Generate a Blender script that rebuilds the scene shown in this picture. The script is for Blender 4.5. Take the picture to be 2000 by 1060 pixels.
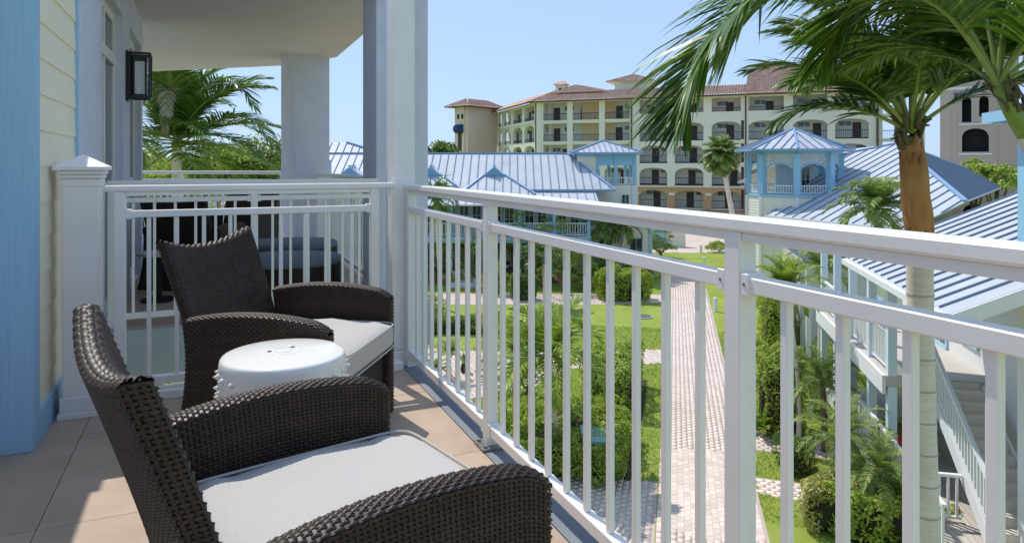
import bpy, math, random
import numpy as np
from mathutils import Vector, Matrix
random.seed(7)
for o in list(bpy.data.objects): bpy.data.objects.remove(o)
SC = bpy.context.scene
COL = SC.collection
# ------------------------------------------------------------------ camera, sky, sun, exposure
EYE = 8.384                      # eye height above the garden
FZ = 7.2                         # balcony floor height
FPX, HY = 1340.0, 322.0
TH = math.atan(588/1340.0)
CT, ST = math.cos(TH), math.sin(TH)
cam_d = bpy.data.cameras.new('camera'); cam = bpy.data.objects.new('camera', cam_d); COL.objects.link(cam)
cam.location = (0, 0, EYE); cam.rotation_euler = (math.pi/2, 0, -TH)
cam_d.sensor_width = 36; cam_d.lens = 36*FPX/2000; cam_d.shift_y = -(530-HY)/2000
cam_d.clip_start = .05; cam_d.clip_end = 3000
SC.camera = cam
SUN_EL = math.radians(57)
world = bpy.data.worlds.new('World'); SC.world = world; world.use_nodes = True
wn = world.node_tree
sky = wn.nodes.new('ShaderNodeTexSky'); sky.sky_type = 'NISHITA'; sky.sun_disc = False
sky.sun_elevation = SUN_EL; sky.sun_rotation = math.radians(-12); sky.altitude = 0; sky.air_density = 1.0; sky.dust_density = .4; sky.ozone_density = 2.0
gam = wn.nodes.new('ShaderNodeGamma'); gam.inputs[1].default_value = .25          # even, clear tropical sky
tint = wn.nodes.new('ShaderNodeMix'); tint.data_type = 'RGBA'; tint.blend_type = 'MULTIPLY'; tint.clamp_result = False; tint.inputs[0].default_value = 1; tint.inputs[7].default_value = (1.40, 1.82, 2.50, 1)
wn.links.new(sky.outputs[0], gam.inputs[0]); wn.links.new(gam.outputs[0], tint.inputs[6])
wn.links.new(tint.outputs[2], wn.nodes['Background'].inputs[0]); wn.nodes['Background'].inputs[1].default_value = .15
sun_d = bpy.data.lights.new('sun', 'SUN'); sun = bpy.data.objects.new('sun', sun_d); COL.objects.link(sun)
sun_d.energy = 2.1; sun_d.angle = math.radians(.5); sun_d.color = (1, .95, .87)
SUN_AZ = math.radians(-12)       # from the left, measured from +Y towards +X
sdir = Vector((math.sin(SUN_AZ)*math.cos(SUN_EL), math.cos(SUN_AZ)*math.cos(SUN_EL), math.sin(SUN_EL)))
sun.rotation_euler = (-sdir).to_track_quat('-Z', 'Y').to_euler(); sun.location = (0, 0, 60)
SC.view_settings.view_transform = 'Standard'; SC.view_settings.look = 'None'; SC.view_settings.gamma = 1
SC.view_settings.exposure = .80
# ------------------------------------------------------------------ survey helpers (site measured in metres from the photograph)
def at(px, py, F):               # site point seen at a picture position, F metres ahead of the eye
    R = (px-1000)/FPX*F
    return Vector((R*CT+F*ST, -R*ST+F*CT, EYE-(py-HY)/FPX*F))
def ground(px, py, z=0.0):       # the same, on a level plane
    return at(px, py, FPX*(EYE-z)/(py-HY))
def RF(R, F, z=0.0): return Vector((R*CT+F*ST, -R*ST+F*CT, z))
# ------------------------------------------------------------------ objects
def tag(o, label=None, cat=None, group=None, kind=None):
    if label: o['label'] = label
    if cat: o['category'] = cat
    if group: o['group'] = group
    if kind: o['kind'] = kind
    return o
def thing(name, label, cat, loc=(0, 0, 0), rz=0.0, group=None):
    o = bpy.data.objects.new(name, None); COL.objects.link(o); o.empty_display_size = .1
    o.location = loc; o.rotation_euler = (0, 0, rz)
    return tag(o, label, cat, group)
def link(name, me, parent=None, M=None):
    o = bpy.data.objects.new(name, me); COL.objects.link(o)
    if parent is not None: o.parent = parent
    if M is not None: o.matrix_basis = M
    return o
def copy_tree(o, parent=None):
    c = o.copy(); COL.objects.link(c); c.parent = parent
    for ch in [x for x in bpy.data.objects if x.parent == o]: copy_tree(ch, c)
    return c
class MB:
    def __init__(s): s.v = []; s.f = []; s.mi = []
    def add(s, vs, fs, mi=0):
        b = len(s.v); s.v += [tuple(p) for p in vs]; s.f += [[b+i for i in f] for f in fs]; s.mi += [mi]*len(fs); return s
    def box(s, x0, x1, y0, y1, z0, z1, mi=0):
        vs = [(x, y, z) for x in (x0, x1) for y in (y0, y1) for z in (z0, z1)]
        return s.add(vs, [(0, 1, 3, 2), (4, 6, 7, 5), (0, 4, 5, 1), (2, 3, 7, 6), (0, 2, 6, 4), (1, 5, 7, 3)], mi)
    def cbox(s, x0, x1, y0, y1, z0, z1, b=.004, mi=0):     # box with chamfered edges
        vs = []; idx = {}
        X, Y, Z = (x0, x1), (y0, y1), (z0, z1)
        for i in (0, 1):
            for j in (0, 1):
                for k in (0, 1):
                    sx, sy, sz = (1-2*i)*b, (1-2*j)*b, (1-2*k)*b
                    for a in range(3):
                        idx[(i, j, k, a)] = len(vs)
                        vs.append((X[i]+(0 if a == 0 else sx), Y[j]+(0 if a == 1 else sy), Z[k]+(0 if a == 2 else sz)))
        fs = []
        for i in (0, 1): fs.append([idx[(i, j, k, 0)] for j, k in ((0, 0), (0, 1), (1, 1), (1, 0))][::(1 if i == 0 else -1)])
        for j in (0, 1): fs.append([idx[(i, j, k, 1)] for i, k in ((0, 0), (1, 0), (1, 1), (0, 1))][::(1 if j == 0 else -1)])
        for k in (0, 1): fs.append([idx[(i, j, k, 2)] for i, j in ((0, 0), (0, 1), (1, 1), (1, 0))][::(1 if k == 0 else -1)])
        for i in (0, 1):
            for j in (0, 1): fs.append([idx[(i, j, 0, 0)], idx[(i, j, 0, 1)], idx[(i, j, 1, 1)], idx[(i, j, 1, 0)]])
        for i in (0, 1):
            for k in (0, 1): fs.append([idx[(i, 0, k, 0)], idx[(i, 0, k, 2)], idx[(i, 1, k, 2)], idx[(i, 1, k, 0)]])
        for j in (0, 1):
            for k in (0, 1): fs.append([idx[(0, j, k, 1)], idx[(0, j, k, 2)], idx[(1, j, k, 2)], idx[(1, j, k, 1)]])
        for i in (0, 1):
            for j in (0, 1):
                for k in (0, 1): fs.append([idx[(i, j, k, a)] for a in range(3)])
        return s.add(vs, fs, mi)
    def poly(s, pts, mi=0): return s.add(pts, [list(range(len(pts)))], mi)
    def slab(s, pts, dz, mi=0):      # polygon (3-D points) given thickness straight down
        n = len(pts); lo = [(p[0], p[1], p[2]-dz) for p in pts]
        return s.add(list(pts)+lo, [list(range(n)), list(range(2*n-1, n-1, -1))]+[[i, n+i, n+(i+1) % n, (i+1) % n] for i in range(n)], mi)
    def beam(s, p, q, w, h, up=(0, 0, 1), mi=0):
        p, q = Vector(p), Vector(q); t = (q-p).normalized(); r = t.cross(Vector(up))
        r = r.normalized() if r.length > 1e-4 else Vector((1, 0, 0)); u = r.cross(t)
        vs = [b+r*(i*w/2)+u*(j*h/2) for b in (p, q) for i in (-1, 1) for j in (-1, 1)]
        return s.add(vs, [(0, 1, 3, 2), (4, 6, 7, 5), (0, 4, 5, 1), (2, 3, 7, 6), (0, 2, 6, 4), (1, 5, 7, 3)], mi)
    def tube(s, pts, rad, n=8, mi=0, cap=True):
        pts = [Vector(p) for p in pts]; m = len(pts); vs = []; ref = Vector((.31, .2, .9)).normalized()
        for i, p in enumerate(pts):
            t = (pts[min(i+1, m-1)]-pts[max(i-1, 0)]).normalized()
            a = t.cross(ref); a = a.normalized() if a.length > .05 else t.cross(Vector((1, 0, 0))).normalized(); b = t.cross(a)
            r = rad[i] if hasattr(rad, '__len__') else rad
            vs += [p+(a*math.cos(2*math.pi*k/n)+b*math.sin(2*math.pi*k/n))*r for k in range(n)]
        fs = [[i*n+k, i*n+(k+1) % n, (i+1)*n+(k+1) % n, (i+1)*n+k] for i in range(m-1) for k in range(n)]
        if cap: fs += [list(range(n))[::-1], [(m-1)*n+k for k in range(n)]]
        return s.add(vs, fs, mi)
    def lathe(s, prof, n=32, c=(0, 0), mi=0):
        vs = [(c[0]+r*math.cos(2*math.pi*k/n), c[1]+r*math.sin(2*math.pi*k/n), z) for r, z in prof for k in range(n)]
        m = len(prof)
        fs = [[i*n+k, i*n+(k+1) % n, (i+1)*n+(k+1) % n, (i+1)*n+k] for i in range(m-1) for k in range(n)]
        fs += [list(range(n))[::-1], [(m-1)*n+k for k in range(n)]]
        return s.add(vs, fs, mi)
    def mesh(s, name, mats, smooth=False):
        me = bpy.data.meshes.new(name); me.from_pydata(s.v, [], s.f)
        for m in (mats if isinstance(mats, (list, tuple)) else [mats]): me.materials.append(m)
        me.polygons.foreach_set('material_index', s.mi)
        if smooth: me.polygons.foreach_set('use_smooth', [True]*len(s.f))
        me.update(); return me
    def build(s, name, mats, parent=None, smooth=False, M=None): return link(name, s.mesh(name, mats, smooth), parent, M)
def np_mesh(name, V, Fq, mat, smooth=False):      # V (n,3), Fq (m,4)
    me = bpy.data.meshes.new(name); V = np.asarray(V, np.float32); Fq = np.asarray(Fq, np.int32)
    me.vertices.add(len(V)); me.vertices.foreach_set('co', V.ravel())
    k = Fq.shape[1]
    me.loops.add(Fq.size); me.loops.foreach_set('vertex_index', Fq.ravel())
    me.polygons.add(len(Fq)); me.polygons.foreach_set('loop_start', np.arange(len(Fq), dtype=np.int32)*k)
    me.polygons.foreach_set('loop_total', np.full(len(Fq), k, np.int32))
    if smooth: me.polygons.foreach_set('use_smooth', np.ones(len(Fq), bool))
    me.materials.append(mat); me.update(calc_edges=True); me.validate(); return me
_uc = {}
def ucube(mat):
    if mat.name not in _uc: _uc[mat.name] = MB().box(-.5, .5, -.5, .5, -.5, .5).mesh('unit_bar', mat)
    return _uc[mat.name]
def bar(name, parent, p, q, w, h, mat, up=(0, 0, 1)):     # one bar object from p to q sharing mesh data
    p, q = Vector(p), Vector(q); t = q-p; L = t.length; t.normalize(); r = t.cross(Vector(up))
    r = r.normalized() if r.length > 1e-4 else Vector((1, 0, 0)); u = r.cross(t); c = (p+q)/2
    M = Matrix(((t.x*L, r.x*w, u.x*h, c.x), (t.y*L, r.y*w, u.y*h, c.y), (t.z*L, r.z*w, u.z*h, c.z), (0, 0, 0, 1)))
    return link(name, ucube(mat), parent, M)
def blk(name, parent, x0, x1, y0, y1, z0, z1, mat):
    return link(name, ucube(mat), parent, Matrix.Translation(((x0+x1)/2, (y0+y1)/2, (z0+z1)/2)) @ Matrix.Diagonal((x1-x0, y1-y0, z1-z0, 1)))
# ------------------------------------------------------------------ materials
def srgb(h):
    h = h.lstrip('#'); v = [int(h[i:i+2], 16)/255 for i in (0, 2, 4)]
    return tuple((x/12.92 if x <= .04045 else ((x+.055)/1.055)**2.4) for x in v)+(1,)
def mat(name, c1, c2=None, rough=.6, scale=5.0, stretch=(1, 1, 1), bump=0.0, bscale=None, spec=.5, detail=4, metal=0.0, trans=0.0,
        island=0.0, coords='Object', contrast=(.3, .7), transm=0.0, alpha=None, blotch=None, rvar=0.0):
    m = bpy.data.materials.new(name); m.use_nodes = True; nt = m.node_tree; b = nt.nodes['Principled BSDF']
    N = nt.nodes.new; L = nt.links.new
    b.inputs['Roughness'].default_value = rough; b.inputs['Metallic'].default_value = metal
    b.inputs['Specular IOR Level'].default_value = spec; b.inputs['Transmission Weight'].default_value = transm
    c2 = c2 or c1
    tc = N('ShaderNodeTexCoord'); mp = N('ShaderNodeMapping'); mp.inputs['Scale'].default_value = stretch
    L(tc.outputs[coords], mp.inputs[0])
    nz = N('ShaderNodeTexNoise'); nz.inputs['Scale'].default_value = scale; nz.inputs['Detail'].default_value = detail; L(mp.outputs[0], nz.inputs[0])
    mr = N('ShaderNodeMapRange'); mr.inputs[1].default_value, mr.inputs[2].default_value = contrast; L(nz.outputs[0], mr.inputs[0])
    mx = N('ShaderNodeMix'); mx.data_type = 'RGBA'; mx.inputs[6].default_value = c1; mx.inputs[7].default_value = c2
    fac = mr.outputs[0]
    if island:
        ge = N('ShaderNodeNewGeometry'); md = N('ShaderNodeMath'); md.operation = 'MULTIPLY_ADD'
        md.inputs[1].default_value = island; sb = N('ShaderNodeMath'); sb.operation = 'SUBTRACT'; sb.inputs[1].default_value = .5
        L(ge.outputs['Random Per Island'], sb.inputs[0]); L(sb.outputs[0], md.inputs[0]); L(fac, md.inputs[2]); md.use_clamp = True; fac = md.outputs[0]
    L(fac, mx.inputs[0]); colour = mx.outputs[2]
    if blotch:      # larger stains: (colour, scale, amount)
        n2 = N('ShaderNodeTexNoise'); n2.inputs['Scale'].default_value = blotch[1]; n2.inputs['Detail'].default_value = 6; L(tc.outputs[coords], n2.inputs[0])
        m2 = N('ShaderNodeMapRange'); m2.inputs[1].default_value = .48; m2.inputs[2].default_value = .75; m2.inputs[4].default_value = blotch[2]; L(n2.outputs[0], m2.inputs[0])
        x2 = N('ShaderNodeMix'); x2.data_type = 'RGBA'; L(m2.outputs[0], x2.inputs[0]); L(colour, x2.inputs[6]); x2.inputs[7].default_value = blotch[0]; colour = x2.outputs[2]
    if rvar:
        oi = N('ShaderNodeObjectInfo'); h = N('ShaderNodeHueSaturation'); m3 = N('ShaderNodeMapRange'); m3.inputs[3].default_value = 1-rvar; m3.inputs[4].default_value = 1+rvar
        L(oi.outputs['Random'], m3.inputs[0]); L(m3.outputs[0], h.inputs['Value']); L(colour, h.inputs['Color']); colour = h.outputs[0]
    L(colour, b.inputs['Base Color'])
    if bump:
        bn = N('ShaderNodeTexNoise'); bn.inputs['Scale'].default_value = bscale or scale*6; bn.inputs['Detail'].default_value = 5; L(mp.outputs[0], bn.inputs[0])
        bp = N('ShaderNodeBump'); bp.inputs['Strength'].default_value = bump; bp.inputs['Distance'].default_value = .02; L(bn.outputs[0], bp.inputs['Height']); L(bp.outputs[0], b.inputs['Normal'])
    if trans:
        tr = N('ShaderNodeBsdfTranslucent'); ms = N('ShaderNodeMixShader'); ms.inputs[0].default_value = trans
        L(colour, tr.inputs[0]); L(b.outputs[0], ms.inputs[1]); L(tr.outputs[0], ms.inputs[2]); L(ms.outputs[0], nt.nodes['Material Output'].inputs[0])
    return m
def lin(r, g, b): return (r, g, b, 1)
M_white = mat('white_painted_metal', lin(.89, .85, .81), lin(.85, .81, .77), rough=.42, scale=3, blotch=(lin(.66, .62, .55), 7, .22), bump=.02, bscale=120)
M_wwood = mat('white_painted_wood', lin(.90, .85, .81), lin(.87, .82, .78), rough=.55, scale=4, stretch=(1, 1, .15), bump=.08, bscale=40, blotch=(lin(.6, .57, .52), 4, .25))
M_blue = mat('blue_painted_wood', lin(.36, .60, .80), lin(.31, .53, .73), rough=.5, scale=14, stretch=(6, 6, .25), bump=.25, bscale=60)
M_yel = mat('pale_yellow_siding', lin(.94, .84, .63), lin(.91, .81, .60), rough=.6, scale=8, stretch=(1, .15, 1), bump=.12, bscale=50)
M_lav = mat('lavender_stucco', lin(.70, .69, .80), lin(.66, .65, .75), rough=.85, scale=6, bump=.25, bscale=160, blotch=(lin(.54, .56, .66), 1.5, .4))
M_ceil = mat('grey_stucco_ceiling', lin(.74, .67, .67), lin(.70, .63, .63), rough=.9, scale=3, bump=.35, bscale=90, blotch=(lin(.62, .58, .56), .8, .5))
M_tile = mat('beige_stone_tile', lin(.50, .365, .265), lin(.41, .295, .21), rough=.55, scale=4, bump=.08, bscale=30, detail=8, blotch=(lin(.58, .48, .38), 2.2, .7), rvar=.09)
M_grout = mat('grout', lin(.44, .33, .25), rough=.9)
M_conc = mat('grey_blue_concrete', lin(.40, .44, .50), lin(.34, .38, .43), rough=.85, scale=3, bump=.2, bscale=60)
M_black = mat('black_metal', lin(.012, .012, .014), lin(.02, .02, .022), rough=.4, scale=10)
M_dark = mat('dark_interior', lin(.012, .014, .018), rough=.8)
M_glass = mat('dark_window_glass', lin(.02, .028, .035), lin(.035, .05, .06), rough=.06, scale=2, spec=.8)
M_pane = mat('seeded_glass', lin(.75, .8, .8), rough=.1, bump=.8, bscale=40, scale=5, spec=.7)
M_wick = mat('dark_brown_wicker', lin(.050, .027, .017), lin(.026, .015, .010), rough=.45, scale=25, island=1.0, spec=.35)
M_wickb = mat('wicker_underlay', lin(.008, .006, .005), rough=.7)
M_cush = mat('grey_beige_fabric', lin(.56, .53, .49), lin(.50, .47, .44), rough=.95, scale=220, bump=.25, bscale=500, detail=3, blotch=(lin(.52, .49, .46), 6, .3), spec=.2)
M_cushg = mat('grey_mesh_fabric', lin(.17, .19, .23), lin(.12, .14, .17), rough=.8, scale=120, bump=.2, bscale=300)
M_ceram = mat('white_glazed_ceramic', lin(.88, .85, .79), lin(.85, .82, .76), rough=.12, scale=3, spec=.6)
M_steel = mat('oxidised_steel', lin(.30, .31, .27), lin(.12, .13, .12), rough=.5, metal=.4, scale=30)
M_grass = mat('lawn', lin(.22, .29, .045), lin(.32, .38, .08), rough=.9, scale=.5, bump=.6, bscale=14, detail=10, blotch=(lin(.34, .36, .10), .35, .5), spec=.1)
M_blade = mat('grass_blades', lin(.20, .31, .035), lin(.38, .46, .09), rough=.8, scale=1.2, island=1.0, trans=.25, spec=.2)
M_pave = mat('pinkish_paver', lin(.76, .60, .51), lin(.86, .72, .63), rough=.85, scale=2.5, island=1.1, bump=.25, bscale=30, blotch=(lin(.62, .48, .40), .5, .4), rvar=.1)
M_edge = mat('slab_edge_grey', lin(.22, .24, .27), lin(.17, .19, .22), rough=.7, scale=6, blotch=(lin(.32, .32, .32), 3, .5))  # darker grey-blue than the floor tiles beside it
M_pave_near = mat('pinkish_paver_near', lin(.70, .56, .47), lin(.80, .66, .57), rough=.85, scale=14, bump=.25, bscale=60, rvar=.13)
M_ring = mat('bark_ring', lin(.56, .48, .41), lin(.44, .37, .31), rough=.95, scale=20)
M_sand = mat('paver_joint_sand', lin(.58, .47, .40), lin(.50, .40, .34), rough=.95, scale=20)
M_soil = mat('mulch_soil', lin(.09, .06, .04), lin(.05, .035, .025), rough=1, scale=12, bump=.8, bscale=25)
M_roof = mat('blue_grey_metal_roof', lin(.54, .57, .60), lin(.47, .50, .54), rough=.55, scale=.7, blotch=(lin(.40, .43, .48), .35, .5), spec=.3, bump=.06, bscale=3)
M_seam = mat('roof_seam_shade', lin(.17, .22, .30), lin(.20, .26, .35), rough=.7, spec=.2)  # shading of the ribs put into the colour, darker blue than the sheet
M_ridge = mat('roof_ridge_cap', lin(.28, .42, .62), lin(.24, .37, .56), rough=.4)
M_hblue = mat('house_light_blue', lin(.42, .62, .74), lin(.38, .57, .70), rough=.7, scale=2)
M_trimb = mat('sky_blue_trim', lin(.32, .57, .74), lin(.28, .52, .69), rough=.5, scale=4)
M_cream = mat('cream_siding', lin(.85, .81, .66), lin(.81, .77, .62), rough=.75, scale=2)
M_hwhite = mat('house_white_paint', lin(.80, .80, .78), lin(.75, .76, .76), rough=.6, scale=3)
M_hot = mat('hotel_pale_yellow_stucco', lin(.86, .82, .68), lin(.82, .78, .64), rough=.9, scale=.4, bump=.1, bscale=30, blotch=(lin(.76, .72, .58), .15, .3))
M_hoti = mat('hotel_corridor_white', lin(.80, .78, .72), lin(.74, .72, .66), rough=.9, scale=.5)
M_oran = mat('hotel_orange_stucco', lin(.62, .36, .18), lin(.56, .32, .16), rough=.9, scale=.5)
M_peach = mat('hotel_peach_stucco', lin(.82, .63, .51), lin(.78, .60, .48), rough=.9, scale=.4, blotch=(lin(.68, .51, .40), .2, .35))
M_amber = mat('hotel_amber_wall', lin(.80, .62, .38), lin(.76, .58, .35), rough=.9, scale=.6)
M_door = mat('dark_brown_door', lin(.035, .022, .018), lin(.05, .03, .024), rough=.5, scale=4)
M_hrail = mat('hotel_dark_railing', lin(.04, .045, .05), rough=.5)
M_terra = mat('terracotta_tiles', lin(.70, .38, .25), lin(.82, .56, .42), rough=.85, scale=1.6, detail=8, contrast=(.35, .65), blotch=(lin(.50, .24, .16), 1.0, .6))
M_eave = mat('brown_eave', lin(.12, .07, .05), rough=.7)
M_awn = mat('navy_canvas', lin(.02, .05, .16), rough=.8)
M_red = mat('red_canvas', lin(.45, .06, .04), lin(.35, .05, .03), rough=.8)
M_util = mat('green_utility_box', lin(.30, .50, .45), lin(.26, .45, .40), rough=.6, scale=3)
M_plank = mat('grey_wood_plank', lin(.58, .54, .48), lin(.48, .44, .39), rough=.85, scale=6, stretch=(1, 8, 1), bump=.2, rvar=.1)
M_tread = mat('pale_stair_tread', lin(.80, .73, .62), lin(.70, .63, .53), rough=.8, scale=6, stretch=(8, 1, 1), bump=.15)
M_iron = mat('manhole_iron', lin(.12, .11, .10), rough=.7)
# foliage
def leafm(name, a, b, tr=.42, rough=.42): return mat(name, a, b, rough=rough, scale=1.7, island=1.0, trans=tr, spec=.3)
L_hedge = leafm('hedge_leaves', lin(.20, .32, .035), lin(.58, .66, .14))
L_hedged = leafm('dark_hedge_leaves', lin(.08, .17, .03), lin(.28, .38, .08))
L_yel = leafm('variegated_yellow_leaves', lin(.40, .42, .08), lin(.70, .66, .28))
L_lime = leafm('lime_hedge_leaves', lin(.26, .37, .03), lin(.52, .60, .09))
L_palm = leafm('palm_leaflets', lin(.06, .15, .015), lin(.20, .30, .045), tr=.30, rough=.33)
L_palmd = leafm('dark_palm_leaflets', lin(.045, .11, .02), lin(.14, .22, .045), tr=.28, rough=.35)
L_palmy = leafm('yellow_green_palm_leaflets', lin(.18, .30, .03), lin(.42, .50, .08), tr=.35)
L_date = leafm('date_palm_leaflets', lin(.16, .26, .05), lin(.38, .45, .13), tr=.3)
L_dry = leafm('dry_palm_leaflets', lin(.36, .30, .17), lin(.50, .43, .26), tr=.3)
L_tree = leafm('tree_leaves', lin(.07, .15, .025), lin(.32, .40, .06))
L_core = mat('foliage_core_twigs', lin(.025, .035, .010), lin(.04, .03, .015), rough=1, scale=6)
M_rach = mat('palm_rachis', lin(.22, .30, .07), lin(.34, .36, .10), rough=.45, scale=4)
M_shaft = mat('green_crownshaft', lin(.20, .32, .05), lin(.38, .40, .08), rough=.4, scale=3, stretch=(1, 1, .3), blotch=(lin(.30, .22, .08), 3, .5))
M_sheath = mat('orange_brown_leaf_sheath', lin(.44, .15, .04), lin(.60, .28, .10), rough=.6, scale=5, stretch=(3, 3, .4), bump=.4, bscale=30, blotch=(lin(.30, .14, .06), 4, .4))
M_fibre = mat('dark_palm_fibre', lin(.10, .075, .045), lin(.20, .16, .10), rough=.95, scale=12, bump=.8, bscale=40)
M_bark = mat('pale_palm_bark', lin(.90, .76, .66), lin(.78, .65, .55), rough=.9, scale=5, stretch=(1, 1, 6), bump=.5, bscale=20, blotch=(lin(.46, .40, .33), 2, .5))
M_barkb = mat('brown_bark', lin(.24, .18, .12), lin(.14, .10, .07), rough=.95, scale=8, stretch=(1, 1, 3), bump=.6, bscale=20)
# ================================================================== OWN BALCONY
Z = FZ
fl = MB().box(-3.2, 1.16, -1.6, 4.06, Z-.30, Z-.008).build('balcony_floor', M_grout); tag(fl, kind='structure')
def tiles(parent, x0, x1, y0, y1, z, size, mt, off=(0, 0), gap=.003):
    i0 = math.floor((x0-off[0])/size); j0 = math.floor((y0-off[1])/size)
    i = i0
    while off[0]+i*size < x1:
        j = j0
        while off[1]+j*size < y1:
            a, b = max(x0, off[0]+i*size)+gap/2, min(x1, off[0]+(i+1)*size)-gap/2
            c, d = max(y0, off[1]+j*size)+gap/2, min(y1, off[1]+(j+1)*size)-gap/2
            if b-a > .02 and d-c > .02: blk('tile', parent, a, b, c, d, z-.01, z+random.uniform(-.0006, .0006), mt)
            j += 1
        i += 1
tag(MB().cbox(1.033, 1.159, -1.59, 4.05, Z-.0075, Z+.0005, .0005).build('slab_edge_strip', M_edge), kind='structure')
tiles(fl, -1.9, 1.03, -1.2, 4.04, Z, .80, M_tile, (-.52, .26))
# low kerb at the end of the floor
tag(MB().cbox(-.50, 1.02, 3.885, 3.985, Z-.004, Z+.045, .006).build('balcony_kerb', M_wwood), kind='structure')

# ---- left wall with siding
wall = thing('siding_wall', 'pale yellow lap siding wall with blue corner board at left edge of balcony', 'wall', (-.69, 3.39, Z))
MB().box(-.115, -.004, .02, 1.06, -.3, 2.12).build('wall_core', M_dark, wall)
zk = 1.177-.158*8
lap = [(0, 0), (.0145, 0), (.0065, .172), (0, .172)]
pm = MB()
n = len(lap); y0, y1 = .11, 1.02
pm.add([(x, y, z) for y in (y0, y1) for x, z in lap], [(3, 2, 1, 0), (4, 5, 6, 7), (0, 1, 5, 4), (1, 2, 6, 5), (2, 3, 7, 6), (3, 0, 4, 7)])
lap_me = pm.mesh('siding_plank', M_yel)
while zk < 2.0:
    if zk > .05: link('siding_plank', lap_me, wall, Matrix.Translation((-.0035, 0, zk)))
    zk += .158
MB().cbox(-.135, .019, 0, .022, 0, 2.14, .003).cbox(-.003, .021, .0225, .108, 0, 2.14, .003).build('corner_board', M_blue, wall)
MB().cbox(-.003, .022, .109, 1.03, 0, .135, .003).build('base_board', M_blue, wall)
MB().cbox(-.003, .022, 1.021, 1.05, .136, 2.14, .003).build('edge_board', M_blue, wall)
wr = thing('room_wall', 'strip of pale wall behind the blue corner board at far left', 'wall', (-.835, -2, Z))
MB().box(-.2, 0, 0, 6.3, -.3, 2.12).build('wall_panel', M_wwood, wr)

# ---- newel post with pyramid cap
nw = thing('newel_post', 'square white post with pyramid cap beside the yellow siding', 'post', (-.56, 3.835, Z))
MB().cbox(-.075, .075, -.075, .075, .10, 1.115, .004).build('shaft', M_wwood, nw)
MB().cbox(-.092, .092, -.092, .092, 0, .03, .003).cbox(-.085, .085, -.085, .085, .03, .10, .004).build('plinth', M_wwood, nw)
MB().cbox(-.079, .079, -.079, .079, 1.082, 1.118, .003).cbox(-.086, .086, -.086, .086, 1.119, 1.137, .004).cbox(-.093, .093, -.093, .093, 1.138, 1.158, .004).build('collar', M_wwood, nw)
c = MB(); h = .107
c.add([(-h, -h, 1.159), (h, -h, 1.159), (h, h, 1.159), (-h, h, 1.159), (-h, -h, 1.175), (h, -h, 1.175), (h, h, 1.175), (-h, h, 1.175), (0, 0, 1.235)],
      [(3, 2, 1, 0), (0, 1, 5, 4), (1, 2, 6, 5), (2, 3, 7, 6), (3, 0, 4, 7), (4, 5, 8), (5, 6, 8), (6, 7, 8), (7, 4, 8)]).build('cap', M_wwood, nw)

# ---- railings
def railing(name, label, p0, p1, posts, sp=.136, base_plates=(), over=(0, 0), zb=0.0, group=None, cap=True, cat='railing'):
    p0, p1 = Vector(p0), Vector(p1); L = (p1-p0).length; a = math.atan2(p1.y-p0.y, p1.x-p0.x)
    t = thing(name, label, cat, p0, a, group)
    MB().cbox(-over[0], L+over[1], -.031, .031, 1.038, 1.070, .006).build('top_rail', M_white, t)
    pw = .025
    pme = MB().cbox(-pw, pw, -pw, pw, .0, 1.0375, .003).mesh('post', M_white)
    bme = MB().cbox(-.0098, .0098, -.0098, .0098, .1005, .9065, .0018).mesh('baluster', M_white)
    for s in posts: link('post', pme, t, Matrix.Translation((s, 0, 0)))
    for s in base_plates:
        MB().cbox(-.06, .06, -.055, .055, 0, .012, .003).box(-.045, -.03, -.045, -.03, .012, .02).box(.03, .045, -.045, -.03, .012, .02).box(-.045, -.03, .03, .045, .012, .02).box(.03, .045, .03, .045, .012, .02).build('base_plate', M_steel, t, M=Matrix.Translation((s, 0, 0)))
    for s, e in zip(posts[:-1], posts[1:]):
        a0, a1 = s+pw+.0005, e-pw-.0005
        MB().cbox(a0, a1, -.019, .019, 1.016, 1.0375, .002).build('sub_rail', M_white, t)
        MB().cbox(a0, a1, -.020, .020, .907, .942, .003).build('middle_rail', M_white, t)
        MB().cbox(a0, a1, -.021, .021, .058, .100, .003).build('bottom_rail', M_white, t)
        for q in (a0+.012, a1-.012):
            MB().cbox(q-.012, q+.012, -.0235, .0235, .900, .949, .002).build('bracket', M_white, t); MB().cbox(q-.012, q+.012, -.0245, .0245, .050, .106, .002).build('bracket', M_white, t)
            MB().lathe([(.004, 0), (.0035, .0018)], 8).build('screw', M_steel, t, M=Matrix.Translation((q, .0236, .925)) @ Matrix.Rotation(-math.pi/2, 4, 'X'))
        n = max(1, round((e-s)/sp)-1)
        for k in range(1, n+1): link('baluster', bme, t, Matrix.Translation((s+(e-s)*k/(n+1), 0, 0)))
    return t
railing('balcony_railing', 'long white metal railing along the right edge of the near balcony', (1.08, -.45, Z), (1.08, 3.972, Z), [.152, 1.646, 3.14, 4.395], base_plates=(.152, 1.646, 3.14), over=(0, 0))
er = railing('balcony_end_railing', 'white end railing between capped newel post and white column, behind the chairs', (-.428, 3.935, Z+.012), (.872, 3.935, Z+.012), [.012, 1.288], sp=.128, over=(.055, .103))
MB().cbox(1.375, 1.403, -.012, .012, .985, 1.038, .002).build('bracket', M_white, er)

# ---- corner column
cc = thing('corner_column', 'white boxed post with lavender stucco pier at far corner of near balcony', 'column', (1.045, 4.05, Z))
MB().cbox(-.068, .069, -.07, .048, .09, 3.6, .004).build('white_post', M_wwood, cc)
MB().cbox(-.084, .085, -.086, .048, -.3, .088, .005).build('plinth', M_wwood, cc)
MB().box(-.025, .185, .05, .265, -1, 3.6).build('stucco_pier', M_lav, cc)

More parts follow.
